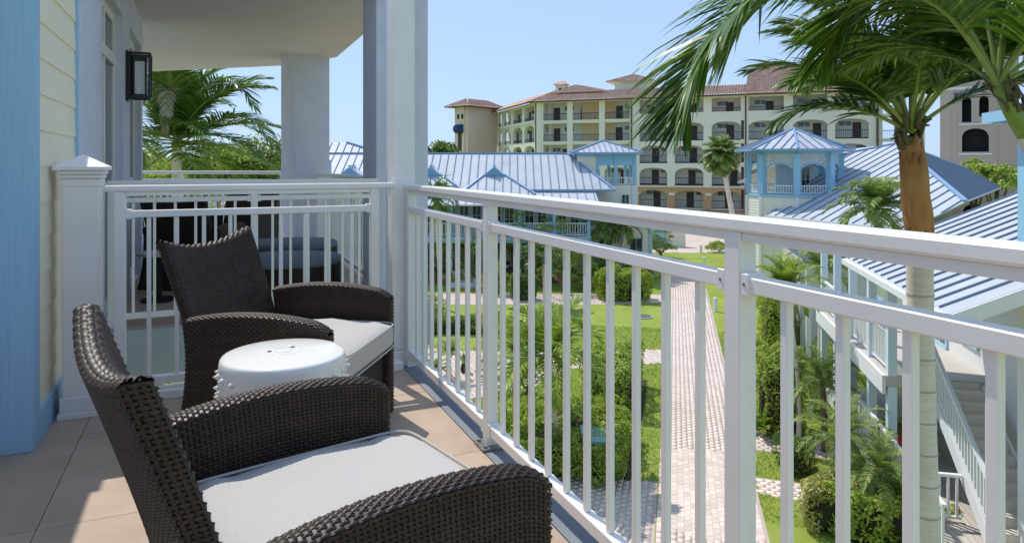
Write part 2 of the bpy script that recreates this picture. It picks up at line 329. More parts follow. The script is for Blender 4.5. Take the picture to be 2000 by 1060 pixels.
# ================================================================== WICKER FURNITURE
def weave_mesh(patches, name, matl, pitch=.0086, stake=.0120, amp=.0025, w=.0070, m=2):
    V, F = [], []; base = 0
    for Pf, S, T, closed in patches:
        nr = max(2, round(T/pitch)); ns = max(2, round(S/stake)); ns += ns % 2
        s = np.linspace(0, 1, ns*m+1); hw = .5*w/T
        for r in range(nr):
            t = (r+.5)/nr; P = Pf(s, t); A = Pf(s, t-hw); B = Pf(s, t+hw)
            tg = np.gradient(P, axis=0)
            if closed: tg[0] = tg[-1] = P[1]-P[-2]
            N = np.cross(tg, B-A); N /= np.linalg.norm(N, axis=1)[:, None]+1e-9
            off = (amp*np.sin(np.pi*s*ns+r*np.pi))[:, None]
            V += [A+N*(off-.0012), P+N*(off+.0012), B+N*(off-.0012)]
            k = len(s); i = np.arange(k-1)
            F += [np.stack([base+i, base+i+1, base+k+i+1, base+k+i], 1), np.stack([base+k+i, base+k+i+1, base+2*k+i+1, base+2*k+i], 1)]
            base += 3*k
        tt = np.linspace(.002, .998, max(4, int(T/.03)))
        for q in range(ns):                    # upright stakes
            sc = (q+.5)/ns; d = .003/S
            A = np.array([Pf(np.array([sc-d]), x)[0] for x in tt]); B = np.array([Pf(np.array([sc+d]), x)[0] for x in tt])
            N = np.cross(B-A, np.gradient(A, axis=0)); N /= np.linalg.norm(N, axis=1)[:, None]+1e-9
            V += [A+N*.0005, B+N*.0005]; k = len(tt); i = np.arange(k-1)
            F += [np.stack([base+i, base+k+i, base+k+i+1, base+i+1], 1)]; base += 2*k
    return np_mesh(name, np.concatenate(V), np.concatenate(F), matl, smooth=True)
def under_mesh(patches, name, matl, off=-.006):
    V, F = [], []; base = 0
    for Pf, S, T, closed in patches:
        s = np.linspace(0, 1, 41); tt = np.linspace(0, 1, 13); k = len(s)
        for j, t in enumerate(tt):
            P = Pf(s, t); e = .01; tg = np.gradient(P, axis=0)
            if closed: tg[0] = tg[-1] = P[1]-P[-2]
            N = np.cross(tg, Pf(s, min(1, t+e))-Pf(s, max(0, t-e))); N /= np.linalg.norm(N, axis=1)[:, None]+1e-9
            V.append(P+N*off)
        i = np.arange(k-1)
        for j in range(len(tt)-1): F.append(np.stack([base+j*k+i, base+j*k+i+1, base+(j+1)*k+i+1, base+(j+1)*k+i], 1))
        base += k*len(tt)
    return np_mesh(name, np.concatenate(V), np.concatenate(F), matl, smooth=True)
def rr_loop(x0, x1, y0, y1, r, n=6):           # rounded rectangle, counter-clockwise, closed, as arc-length function
    pts = []
    for cx, cy, a in ((x1-r, y1-r, 0), (x0+r, y1-r, 90), (x0+r, y0+r, 180), (x1-r, y0+r, 270)):
        for k in range(n+1): b = math.radians(a+90*k/n); pts.append((cx+r*math.cos(b), cy+r*math.sin(b)))
    pts.append(pts[0]); P = np.array(pts); d = np.concatenate([[0], np.cumsum(np.linalg.norm(np.diff(P, axis=0), axis=1))])
    return P, d
XF, XK, WO, TH_ARM = .292, -.314, .387, .070
def ztop(x): return .566+.036*(1-((x+.02)/.31)**2)-.030*np.clip((x-.20)/.10, 0, 1)**2
def xback(z): q = z/.56; return -.40+.27*q-.184*q*q
def arm_patches(sgn):
    y0, y1 = (WO-TH_ARM, WO) if sgn > 0 else (-WO, -WO+TH_ARM)
    P, d = rr_loop(XK, XF, y0, y1, .022); Lp = d[-1]
    def side(s, t):
        s = np.mod(s, 1.0) if np.any(s < 0) or np.any(s > 1) else s
        x = np.interp(s*Lp, d, P[:, 0]); y = np.interp(s*Lp, d, P[:, 1]); z = np.clip(t, 0, 1.2)*ztop(x)
        return np.stack([XF-(XF-x)*(XF-xback(z))/(XF-XK), y, z], 1)
    def top(s, t):
        x = XK+.004+(XF-XK-.008)*s; v = 2*t-1; z = ztop(x)+.010*(1-v*v)
        return np.stack([x, (y0+y1)/2+(-v)*(TH_ARM/2-.003)*np.ones_like(x)*-1, z], 1)
    return [(side, Lp, .56, True), (top, XF-XK, TH_ARM, False)]
WB, TB = .327, .05
def bx(z): return np.where(z < .4, -.29-.08*(1-z/.4)**2, -.29-.152*np.clip((z-.4)/.474, 0, 2)**1.15)
def zb(y): return .874-.05*(1-np.clip(np.abs(y)/WB, 0, 1)**2)
def back_patches():
    P, d = rr_loop(-TB/2, TB/2, -WB, WB, .02); Lp = d[-1]
    def side(s, t):
        s = np.mod(s, 1.0) if np.any(s < 0) or np.any(s > 1) else s
        x = np.interp(s*Lp, d, P[:, 0]); y = np.interp(s*Lp, d, P[:, 1]); z = np.clip(t, 0, 1.2)*zb(y)
        k = np.clip(.93+.07*z/.87, 0, 1.02)
        return np.stack([x+bx(z)-.035*(1-(y/WB)**2), y*k, z], 1)
    return [(side, Lp, .86, True)]
def apron(s, t): return np.stack([.255+0*s, .31-.62*s, .05+.28*t+0*s], 1)
def build_chair(name, label, loc, rz, group):
    t = thing(name, label, 'armchair', loc, rz, group)
    for sgn in (1, -1):
        p = arm_patches(sgn); a = link('armrest', under_mesh(p, 'armrest', M_wickb), t)
        tag(link('woven_strands', weave_mesh(p, 'armrest_weave', M_wick), a), kind='stuff')
    p = back_patches(); b = link('backrest', under_mesh(p, 'backrest', M_wickb), t)
    tag(link('woven_strands', weave_mesh(p, 'backrest_weave', M_wick), b), kind='stuff')
    def cap(s_, t_):
        y = -WB+.004+(2*WB-.008)*s_; v = 2*t_-1; z = zb(y)+.011*(1-v*v)-.002
        return np.stack([bx(zb(y))-.035*(1-(y/WB)**2)-v*(TB/2+.001), y, z], 1)
    tag(link('top_braid', weave_mesh([(cap, 2*WB, TB, False)], 'top_braid', M_wick, pitch=.0125, stake=.021, amp=.0040, w=.0118, m=3), b), kind='stuff')
    p = [(apron, .62, .28, False)]; ap = link('seat_apron', under_mesh(p, 'seat_apron', M_wickb), t)
    tag(link('woven_strands', weave_mesh(p, 'apron_weave', M_wick), ap), kind='stuff')
    MB().cbox(-.30, .25, -.316, .316, .28, .325, .006).build('seat_frame', M_wickb, t)
    return t
def build_cushion(name, label, loc, rz, group):
    me = bpy.data.meshes.new('seat_cushion')
    nu, nv = 96, 26; a, b, hh = .300, .308, .063; V = []; F = []
    rnd = np.random.RandomState(3)
    sp = lambda v, e: math.copysign(abs(v)**e, v)
    for j in range(nv+1):
        ph = -math.pi/2+math.pi*j/nv
        for i in range(nu):
            u = 2*math.pi*i/nu; x = a*sp(math.cos(ph), .28)*sp(math.cos(u), .17); y = b*sp(math.cos(ph), .28)*sp(math.sin(u), .17); z = hh*sp(math.sin(ph), .42)
            r = (x/a)**2+(y/b)**2
            if z > 0: z += .010*(1-min(1, r*.6)) + .0050*math.sin(58*x+8*y)*max(0, 1-abs(y/b-.85)*5) + .0022*math.sin(17*x+5*y)+.0018*math.sin(9*y-23*x)
            V.append((x, y, z))
    for j in range(nv):
        for i in range(nu): F.append((j*nu+i, j*nu+(i+1) % nu, (j+1)*nu+(i+1) % nu, (j+1)*nu+i))
    me.from_pydata(V, [], F); me.materials.append(M_cush); me.polygons.foreach_set('use_smooth', [True]*len(F)); me.update()
    o = link(name, me); tag(o, label, 'cushion', group)
    o.location = loc; o.rotation_euler = (0, 0, rz)
    for zz in (.050, -.050):
        pts = []
        for i in range(97):
            u = 2*math.pi*i/96; pts.append((a*.994*sp(math.cos(u), .17), b*.994*sp(math.sin(u), .17), zz))
        MB().tube(pts, .0042, 6, cap=False).build('piping', M_cush, o, smooth=True)
    return o
NEAR = (.258, 1.531, Z); NRZ = .234; FAR = (.363, 3.11, Z); FRZ = -.569
ch = build_chair('wicker_armchair', 'dark brown wicker armchair nearest the camera, seen from its back side', NEAR, NRZ, 'wicker armchairs on the near balcony')
ch2 = copy_tree(ch); ch2.location = FAR; ch2.rotation_euler = (0, 0, FRZ)
ch2['label'] = 'dark brown wicker armchair facing us beyond the white stool, by the end railing'
cu = build_cushion('seat_cushion', 'light grey seat cushion of the nearest wicker armchair', (0, 0, 0), 0, 'seat cushions on the near armchairs')
def seat_at(o, L, rz):
    o.location = (L[0]+.030*math.cos(rz), L[1]+.030*math.sin(rz), Z+.388); o.rotation_euler = (0, 0, rz)
seat_at(cu, NEAR, NRZ)
cu2 = copy_tree(cu); seat_at(cu2, FAR, FRZ); cu2['label'] = 'light grey seat cushion of the armchair beyond the white stool'

# ---- ceramic garden stool
st = thing('garden_stool', 'white glazed ceramic drum stool with studs between the two armchairs', 'stool', (.229, 2.475, Z), math.radians(20))
prof = [(.02, 0), (.150, 0), (.156, .012), (.158, .05), (.176, .10), (.196, .18), (.203, .25), (.201, .32), (.192, .39), (.184, .42), (.186, .428), (.181, .436), (.182, .470), (.176, .490), (.160, .5025), (.130, .5085), (.08, .512), (.03, .5135), (.004, .514)]
prof = [(.02, 0), (.158, 0), (.165, .012), (.167, .05), (.185, .10), (.205, .18), (.214, .26), (.214, .34), (.210, .41), (.207, .448), (.2095, .455), (.206, .462), (.208, .490), (.2075, .515), (.2045, .531), (.199, .538), (.188, .5405), (.12, .544), (.06, .547), (.004, .5475)]
MB().lathe(prof, 64).build('drum', M_ceram, st, smooth=True)
def rad_at(z): return float(np.interp(z, [p[1] for p in prof[1:]], [p[0] for p in prof[1:]]))
stud = MB().lathe([(.0105, -.003), (.0095, .003), (.005, .010), (.0012, .0165)], 10).mesh('stud', M_ceram, True)
for row, (zz, ph) in enumerate(((.485, 0), (.440, .5), (.400, 0), (.125, 0), (.090, .5))):
    for k in range(22):
        a = 2*math.pi*(k+ph)/22
        aw = math.degrees(a+math.radians(20)) % 360
        if zz > .2 and (225 < aw < 292 or 20 < aw < 90): continue
        r = rad_at(zz)
        Mx = Matrix.Translation((r*math.cos(a), r*math.sin(a), zz)) @ Vector((math.cos(a), math.sin(a), .12)).to_track_quat('Z', 'Y').to_matrix().to_4x4()
        link('stud', stud, st, Mx)
co = MB(); R0 = .06
co.tube([(R0*math.cos(2*math.pi*k/28), R0*math.sin(2*math.pi*k/28), .5465) for k in range(29)], .0018, 6, cap=False)
co.tube([(.03*math.cos(2*math.pi*k/28), .03*math.sin(2*math.pi*k/28), .5475) for k in range(29)], .0014, 6, cap=False)
co.build('coin_emblem', M_ceram, st, smooth=True)
for a in (25, 155): MB().lathe([(.0085, .5462), (.0075, .5485)], 12, (.046*math.cos(math.radians(a)), .046*math.sin(math.radians(a)))).build('finger_hole', M_black, st)

# ================================================================== NEIGHBOURING TERRACE
wx = -.70
nb = thing('neighbour_wall', 'pale lavender stucco wall of next terrace with tall white framed glass doors', 'wall', (wx, 4.42, Z))
H = 2.80
def wpiece(mb, ya, yb, za, zb_): mb.box(-.25, 0, ya, yb, za, zb_)
d1, d2 = (1.15, 2.41), (2.95, 4.08)
L = 4.28
w = MB(); wpiece(w, .022, d1[0], -7, 2.45); wpiece(w, d1[1], d2[0], -7, H+.3); wpiece(w, d2[1], L, -7, H+.3)
for d in (d1, d2): wpiece(w, d[0], d[1], 2.48, H+.3); wpiece(w, d[0], d[1], -7, -.01)
w.build('stucco_panel', M_lav, nb)
MB().box(-6, -.25, 0, L, -7, 2.44).build('wall_core', M_lav, nb)
for d in (d1, d2):
    fr = MB(); x0, x1 = -.10, -.062
    fr.cbox(x0, x1, d[0], d[0]+.07, 0, 2.479, .003).cbox(x0, x1, d[1]-.07, d[1], 0, 2.479, .003).cbox(x0, x1, d[0]+.07, d[1]-.07, 2.40, 2.479, .003)
    fr.cbox(x0, x1+.012, d[0]+.07, d[1]-.07, 2.03, 2.12, .003).cbox(x0, x1, d[0]+.07, d[1]-.07, 0, .10, .003)
    mid = (d[0]+d[1])/2; fr.cbox(x0, x1, mid-.035, mid+.035, .10, 2.03, .003).cbox(x0, x1, mid-.03, mid+.03, 2.12, 2.40, .003)
    fo = fr.build('door_frame', M_white, nb)
    for a, b in ((d[0]+.07, mid-.035), (mid+.035, d[1]-.07)):
        blk('glass_pane', fo, -.086, -.080, a, b, .10, 2.03, M_glass); blk('glass_pane', fo, -.086, -.080, a, b, 2.12, 2.40, M_glass)
        blk('glazing_bar', fo, -.079, -.070, a, b, 1.02, 1.05, M_white)
# lantern
lt = thing('wall_lantern', 'black box lantern with seeded glass on the lavender wall', 'lantern', (wx+.001, 7.0, Z+1.78))
a, hL = .2, .42
fr = MB()
for x in (.02, a-.02):
    for y in (0, a-.02): fr.cbox(x, x+.02, y, y+.02, .02, hL-.02, .002)
for z in (0, hL-.02): fr.cbox(.02, a, 0, .022, z, z+.02, .002).cbox(.02, a, a-.022, a, z, z+.02, .002).cbox(.02, .042, .022, a-.022, z, z+.02, .002).cbox(a-.022, a, .022, a-.022, z, z+.02, .002)
fr.build('frame', M_black, lt)
MB().cbox(0, .02, .01, a-.01, -.02, hL+.01, .003).build('back_plate', M_black, lt)
inn = MB()
for x in (.052, .15):
    for y in (.042, .14): inn.cbox(x, x+.014, y, y+.014, .04, hL-.06, .002)
inn.cbox(.05, .166, .04, .156, .03, .042, .002).cbox(.05, .166, .04, .156, hL-.075, hL-.03, .002)
inn.build('inner_cage', M_black, lt)
MB().box(.068, .148, .050, .054, .045, hL-.078).box(.068, .148, .142, .146, .045, hL-.078).box(.158, .161, .058, .138, .045, hL-.078).box(.054, .057, .058, .138, .045, hL-.078).build('glass', M_pane, lt)
# terrace slab, ceiling, columns
poly = [(-.70, 5.6), (1.73, 5.6), (1.73, 10.5), (1.14, 11.7), (-.94, 13.4), (-4.5, 16.3), (-6.5, 13.8), (-.72, 8.72)]
tf = MB().slab([(x, y, Z-.008) for x, y in poly], .33).build('terrace_floor', M_conc); tag(tf, kind='structure')
tiles(tf, -.69, 1.70, 5.64, 10.44, Z, .80, M_tile, (-.52, .26))
tag(MB().slab([(x, y, Z+H+.35) for x, y in poly], .35).build('terrace_ceiling', M_ceil), kind='structure')
lf = MB().slab([(x, y, Z-3.3) for x, y in poly], .33).build('lower_terrace_floor', M_tile); tag(lf, kind='structure')
k1 = thing('terrace_column', 'square lavender stucco column at near corner of the neighbouring terrace', 'column', (1.53, 6.08, Z), 0, 'stucco terrace columns')
MB().box(-.243, .20, -.28, .28, -7.2, H).build('shaft', M_lav, k1)
k2 = thing('terrace_column', 'lavender stucco column at far corner of neighbouring terrace, right of coconut palm', 'column', (1.30, 10.72, Z), math.radians(14), 'stucco terrace columns')
MB().box(-.27, .27, -.27, .27, -7.2, H).build('shaft', M_lav, k2)
railing('terrace_near_railing', 'white railing at near end of neighbouring terrace, just behind our end railing', (-.69, 5.72, Z), (1.285, 5.72, Z), [.03, 1.0, 1.95], sp=.136)
railing('terrace_side_railing', 'white railing along outer side of neighbouring terrace between stucco columns', (1.45, 6.37, Z), (1.45, 10.40, Z), [.03, 1.35, 2.68, 4.0], sp=.136)
railing('terrace_far_railing', 'white railing at far end of neighbouring terrace below the coconut palm', (1.02, 11.0, Z+.02), (-3.3, 14.6, Z+.02), [.03, 1.9, 3.75, 5.6], sp=.136)
railing('lower_terrace_railing', 'white railing of the terrace one storey below, seen through the end railing', (-.69, 7.6, Z-3.3), (1.285, 7.6, Z-3.3), [.03, 1.0, 1.95], sp=.136)
# furniture on the terrace
c3 = copy_tree(ch); c3.location = (-.12, 7.55, Z); c3.rotation_euler = (0, 0, math.radians(62)); c3['label'] = 'dark wicker armchair close to the lavender wall on next terrace'; c3['group'] = 'wicker armchairs on the neighbouring terrace'
c4 = copy_tree(ch); c4.location = (.28, 8.75, Z); c4.rotation_euler = (0, 0, math.radians(-118)); c4['label'] = 'dark wicker armchair deep in shade on next terrace, behind another'; c4['group'] = 'wicker armchairs on the neighbouring terrace'
def ottoman(loc, rz, label):
    t = thing('wicker_ottoman', label, 'ottoman', loc, rz, 'wicker ottomans on the neighbouring terrace')
    def side(s, tt): a = 2*np.pi*s; return np.stack([.50*np.cos(a), .42*np.sin(a), .30*tt+0*s], 1)
    p = [(side, 2.9, .30, True)]; b = link('base', under_mesh(p, 'ottoman_base', M_wickb), t)
    tag(link('woven_strands', weave_mesh(p, 'ottoman_weave', M_wick, pitch=.016, stake=.032), b), kind='stuff')
    pr = [(.02, .29), (.47, .29), (.50, .305), (.50, .345), (.47, .365), (.02, .37)]
    MB().lathe(pr, 40).build('pad', M_cushg, t, True, Matrix.Diagonal((1, .84, 1, 1)))
ottoman((.62, 6.5, Z), -.2, 'low oval wicker ottoman with grey pad just behind the end railings')
ottoman((.78, 7.75, Z), -.2, 'second low wicker ottoman with grey pad, farther back on terrace')
stb = thing('side_table', 'small dark table with pale top by the lavender wall', 'table', (-.42, 6.72, Z))
MB().lathe([(.02, .40), (.17, .40), (.17, .425), (.02, .425)], 24).build('table_top', M_cush, stb)
MB().lathe([(.14, 0), (.14, .02), (.03, .03), (.03, .399), (.02, .40)], 16).build('pedestal', M_wickb, stb)
# dark slatted seat on the lower terrace
ls = thing('slatted_bench', 'black slatted bench on the terrace one storey below', 'bench', (-.30, 6.6, Z-3.3))
for k in range(5): blk('slat', ls, 0, .62, .45, .48, .45+k*.085, .51+k*.085, M_black)
for k in range(4): blk('slat', ls, 0, .62, k*.11, k*.11+.09, .40, .43, M_black)
for x in (.0, .57):
    for y in (0, .43): blk('leg', ls, x, x+.05, y, y+.05, 0, .399, M_black)
# ================================================================== GARDEN GROUND
gr = MB().poly([(-500, -500, 0), (700, -500, 0), (700, 900, 0), (-500, 900, 0)]).build('ground', M_grass); tag(gr, kind='structure')
SA = math.atan2(.798, .603)                         # direction of the main path
def site(a, n, z=0.0): return Vector((a*.603+n*.798, a*.798-n*.603, z))     # along / across the path
def inpoly(x, y, P):
    c = False; j = len(P)-1
    for i in range(len(P)):
        if (P[i][1] > y) != (P[j][1] > y) and x < (P[j][0]-P[i][0])*(y-P[i][1])/(P[j][1]-P[i][1])+P[i][0]: c = not c
        j = i
    return c
PATHS = []
paver_me = {}
def pave(name, poly, ang, size=(.24, .16), near=None, nmax=0, z=.004):
    """paved surface: sand bed with every paver standing proud of the joints"""
    PATHS.append(poly)
    bed = MB().slab([(x, y, z) for x, y in poly], .06).build(name, M_sand); tag(bed, kind='structure')
    ca, sa = math.cos(ang), math.sin(ang)
    U = [x*ca+y*sa for x, y in poly]; Vv = [-x*sa+y*ca for x, y in poly]
    cells = []; v = min(Vv); r = 0
    while v < max(Vv):
        u = min(U)+(r % 2)*size[0]/2
        while u < max(U):
            x, y = u*ca-v*sa, u*sa+v*ca
            if inpoly(x, y, poly): cells.append((x, y))
            u += size[0]
        v += size[1]; r += 1
    if near is not None:
        cells.sort(key=lambda c: (c[0]-near[0])**2+(c[1]-near[1])**2)
    key = size
    if key not in paver_me: paver_me[key] = MB().cbox(-size[0]/2+.005, size[0]/2-.005, -size[1]/2+.005, size[1]/2-.005, -.02, .006, .0025).mesh('paver', M_pave_near)
    if nmax: cells[:nmax] = sorted(cells[:nmax])
    for i, (x, y) in enumerate(cells[:nmax]):
        link('paver', paver_me[key], bed, Matrix.Translation((x, y, z+random.uniform(-.001, .001))) @ Matrix.Rotation(ang+random.uniform(-.015, .015), 4, 'Z'))
    rest = np.array(cells[nmax:])
    if len(rest):
        n = len(rest); hx, hy = size[0]/2-.006, size[1]/2-.006
        q = np.array([(-hx, -hy), (hx, -hy), (hx, hy), (-hx, hy)]); w = np.stack([q[:, 0]*ca-q[:, 1]*sa, q[:, 0]*sa+q[:, 1]*ca], 1)
        top = np.concatenate([rest[:, None, :]+w[None], (z+.006+np.random.RandomState(1).uniform(-.0015, .0015, n))[:, None, None]*np.ones((n, 4, 1))], 2)
        low = top.copy(); low[:, :, 2] -= .03
        Vt = np.concatenate([top, low], 1).reshape(-1, 3); b = np.arange(n)[:, None]*8
        F = np.concatenate([b+np.array([[0, 1, 2, 3]]), b+np.array([[0, 4, 5, 1]]), b+np.array([[1, 5, 6, 2]]), b+np.array([[2, 6, 7, 3]]), b+np.array([[3, 7, 4, 0]])])
        tag(link('paver_field', np_mesh('paver_field', Vt, F, M_pave), bed), kind='stuff')
def S2(a, n): p = site(a, n); return (p.x, p.y)
pave('garden_path', [S2(4, -.4), S2(4, 2.05), S2(54.5, 2.05), S2(54.5, -.4)], SA, near=S2(18.5, .9), nmax=300)
pave('cross_path', [S2(31.9, -.45), S2(29.8, -.45), (13.5, 24.9), (11, 23.4), (4, 22.6), (3, 29.5), (9, 30.2), (11.5, 28.6), (14, 27.3)], SA+.5)
pave('house_front_path', [tuple(RF(-14, 41.2))[:2], tuple(RF(4.4, 41.2))[:2], tuple(RF(10.2, 42.0))[:2], tuple(RF(10.2, 44.3))[:2], tuple(RF(4.4, 44.6))[:2], tuple(RF(-14, 44.6))[:2]], -TH)
pave('apron_path', [S2(18.55, -.45), S2(14, -.45), S2(5, -.45), S2(6, -7), S2(13, -6.5), S2(18.2, -4.0)], SA)
pave('side_path', [S2(19.45, 2.1), S2(18.5, 2.1), S2(18.0, 5.6), S2(19.1, 5.6)], SA+1.5)
pave('veranda_path', [S2(23.0, 2.1), S2(21.3, 2.1), S2(21.1, 4.6), S2(22.4, 4.6)], SA+1.5)
pave('plaza', [tuple(RF(12, 66))[:2], tuple(RF(34, 64))[:2], tuple(RF(40, 82))[:2], tuple(RF(10, 84))[:2]], -TH, size=(.5, .4))
# grass
rs = np.random.RandomState(5); n = 130000
aa = rs.uniform(17, 36, n); nn = rs.uniform(-9, 6.5, n); X = aa*.603+nn*.798; Y = aa*.798-nn*.603
ok = np.ones(n, bool)
for P in PATHS[:6]:
    Pa = np.array(P); c = np.zeros(n, bool); j = len(P)-1
    for i in range(len(P)):
        with np.errstate(divide='ignore', invalid='ignore'):
            cond = ((Pa[i, 1] > Y) != (Pa[j, 1] > Y)) & (X < (Pa[j, 0]-Pa[i, 0])*(Y-Pa[i, 1])/(Pa[j, 1]-Pa[i, 1])+Pa[i, 0])
        c ^= cond; j = i
    ok &= ~c
X, Y = X[ok], Y[ok]; n = len(X); th = rs.uniform(0, 6.28, n); h = rs.uniform(.03, .075, n); w = rs.uniform(.006, .013, n); lx, ly = rs.normal(0, .025, n), rs.normal(0, .025, n)
V = np.stack([np.stack([X-w*np.cos(th), Y-w*np.sin(th), 0*X], 1), np.stack([X+w*np.cos(th), Y+w*np.sin(th), 0*X], 1), np.stack([X+lx, Y+ly, h], 1)], 1).reshape(-1, 3)
tag(link('grass', np_mesh('grass', V, np.arange(3*n).reshape(-1, 3), M_blade)), 'short mown grass beside the paved garden path', 'grass', kind='stuff')

# ================================================================== FOLIAGE TOOLS
def leaves(pts, nrm, size, rs, jitter=.7, asp=.45):
    """folded diamond leaves at pts, leaning about nrm; returns V,F"""
    n = len(pts); N = nrm+rs.normal(0, jitter, (n, 3)); N /= np.linalg.norm(N, axis=1)[:, None]+1e-9
    D = rs.normal(0, 1, (n, 3)); D[:, 2] -= .2; D -= N*np.sum(D*N, 1)[:, None]; D /= np.linalg.norm(D, axis=1)[:, None]+1e-9
    S = np.cross(N, D); L = (size*rs.uniform(.65, 1.25, n))[:, None]
    b = pts-D*L*.5; t = pts+D*L*.5; l = pts-S*L*asp*.5+N*L*.10; r = pts+S*L*asp*.5+N*L*.10
    V = np.stack([b, r, t, l], 1).reshape(-1, 3); F = np.arange(4*n).reshape(-1, 4); return V, F
def hedge_mesh(sx, sy, sz, n, size, seed, lump=.12, taper=.1):
    """leaves over a clipped, lumpy block centred on its base"""
    rs = np.random.RandomState(seed); u = rs.uniform(-1, 1, (n*2, 3)); u[:, 2] = rs.uniform(-.95, 1, n*2)
    ax = rs.choice(3, n*2, p=[.27, .27, .46]); sg = rs.choice([-1, 1], n*2); sg[ax == 2] = 1
    p = u.copy(); p[np.arange(n*2), ax] = sg
    e = 5.0; rr = (np.abs(p[:, 0])**e+np.abs(p[:, 1])**e+np.abs(p[:, 2]*.9)**e)**(1/e); p = p/rr[:, None]*np.array([1, 1, .98])
    nr = np.sign(p)*np.abs(p)**4; nr /= np.linalg.norm(nr, axis=1)[:, None]+1e-9
    q = p*np.array([sx/2, sy/2, sz/2]); q[:, 2] += sz/2
    lm = np.sin(q[:, 0]*4.1+seed)*np.sin(q[:, 1]*3.7+2*seed)+.6*np.sin(q[:, 2]*5.3+q[:, 0]*6.1)*np.cos(q[:, 1]*7.3+seed)
    q += nr*(lump*lm-np.abs(rs.normal(0, .10, n*2)))[:, None]
    q[:, :2] *= (1-taper*(1-q[:, 2:3]/sz))
    q[:, 2] = np.maximum(q[:, 2], .04); keep = rs.permutation(n*2)[:n]
    return leaves(q[keep], nr[keep], size, rs)
def crown_pts(rx, ry, rz, clumps, per, seed, cr=.3, flat=.75):
    rs = np.random.RandomState(seed); P, N = [], []
    for k in range(clumps):
        d = rs.normal(0, 1, 3); d /= np.linalg.norm(d); d[2] = abs(d[2])*1.2-.35; rad = rs.uniform(.45, 1)
        c = d*rad*np.array([rx, ry, rz]); r = cr*rs.uniform(.6, 1.25)*min(rx, ry, rz)
        v = rs.normal(0, 1, (per, 3)); v /= np.linalg.norm(v, axis=1)[:, None]; v[:, 2] = np.where(v[:, 2] < -.3, -v[:, 2]*.5, v[:, 2])
        P.append(c+v*r*rs.uniform(.75, 1.05, (per, 1))*np.array([1, 1, flat])); N.append(v)
    return np.concatenate(P), np.concatenate(N), rs
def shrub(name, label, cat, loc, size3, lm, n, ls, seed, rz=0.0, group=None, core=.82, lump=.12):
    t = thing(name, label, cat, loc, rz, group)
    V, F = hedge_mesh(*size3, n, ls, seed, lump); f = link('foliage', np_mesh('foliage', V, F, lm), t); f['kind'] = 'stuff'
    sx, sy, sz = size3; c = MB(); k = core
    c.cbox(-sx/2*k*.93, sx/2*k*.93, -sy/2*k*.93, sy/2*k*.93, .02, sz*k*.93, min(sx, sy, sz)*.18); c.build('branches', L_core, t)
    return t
def bush(name, label, cat, loc, r3, lm, clumps, per, ls, seed, group=None, trunk=0.0, cr=.33):
    t = thing(name, label, cat, loc, 0, group)
    P, N, rs = crown_pts(*r3, clumps, per, seed, cr); P[:, 2] += trunk+r3[2]*.55; P[:, 2] = np.maximum(P[:, 2], .05)
    V, F = leaves(P, N, ls, rs); f = link('crown' if trunk else 'foliage', np_mesh('foliage', V, F, lm), t); f['kind'] = 'stuff'
    m = MB(); base = trunk+r3[2]*.3
    m.tube([(0, 0, 0), (.05*r3[0], .03, base*.5), (0, 0, base)], [.06*max(r3)+.02, .045*max(r3)+.015, .03*max(r3)+.01], 8)
    for k in range(7):
        a = 2*math.pi*k/7+seed; m.tube([(0, 0, base*.55), (.35*r3[0]*math.cos(a), .35*r3[1]*math.sin(a), base+.1*r3[2]), (.75*r3[0]*math.cos(a), .75*r3[1]*math.sin(a), base+.5*r3[2])], [.025*max(r3)+.008, .018*max(r3)+.005, .008], 6)
    m.build('trunk', M_barkb, t, True); return t
# hedges and shrubs, placed on the lawn
def G2(px, py): p = ground(px, py); return (p.x, p.y, 0)
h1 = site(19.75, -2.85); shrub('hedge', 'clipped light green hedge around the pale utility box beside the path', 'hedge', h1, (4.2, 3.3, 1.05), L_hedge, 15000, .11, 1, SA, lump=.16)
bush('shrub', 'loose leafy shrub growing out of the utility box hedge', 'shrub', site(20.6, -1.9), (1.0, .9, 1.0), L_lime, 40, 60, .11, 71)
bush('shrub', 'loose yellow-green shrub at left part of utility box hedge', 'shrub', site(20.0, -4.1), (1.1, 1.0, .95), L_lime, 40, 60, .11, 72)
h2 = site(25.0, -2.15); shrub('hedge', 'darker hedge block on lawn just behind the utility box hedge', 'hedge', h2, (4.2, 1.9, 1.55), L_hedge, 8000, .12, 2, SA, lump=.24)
shrub('hedge', 'free-standing squared bright green hedge on the far lawn near the path', 'hedge', G2(1217, 585), (3.4, 2.2, 1.75), L_lime, 8000, .16, 3, -TH, lump=.22)
shrub('hedge', 'tall green hedge right of path beside the small white railing post', 'hedge', G2(1522, 838), (1.7, 1.5, 2.4), L_hedge, 7000, .12, 4, SA, lump=.22)
shrub('hedge', 'lime green hedge along lawn right of path, behind the railing post', 'hedge', G2(1516, 668), (3.4, 1.4, 2.6), L_lime, 6500, .14, 5, SA, lump=.26)
shrub('shrub', 'low dark green shrub between two side paths right of the path', 'shrub', G2(1553, 918), (1.2, .9, .85), L_hedged, 3500, .09, 6, SA)
shrub('shrub', 'yellow variegated shrub at lower right next to mown grass', 'shrub', G2(1618, 1030), (1.0, 1.3, 1.0), L_yel, 3500, .10, 7, SA, lump=.16)
shrub('hedge', 'broad light green hedge at bottom right below the small date palms', 'hedge', G2(1712, 1045), (1.7, 2.1, 1.05), L_hedge, 6000, .12, 8, SA, lump=.2)
shrub('hedge', 'low clipped hedge row on the left lawn seen through railing', 'hedge', G2(893, 650), (3.6, .8, .75), L_hedged, 4500, .11, 9, -TH)
shrub('shrub', 'dark rounded shrub left of the squared hedge on far lawn', 'shrub', G2(1022, 585), (1.7, 1.3, 1.5), L_hedged, 3500, .14, 10, -TH)
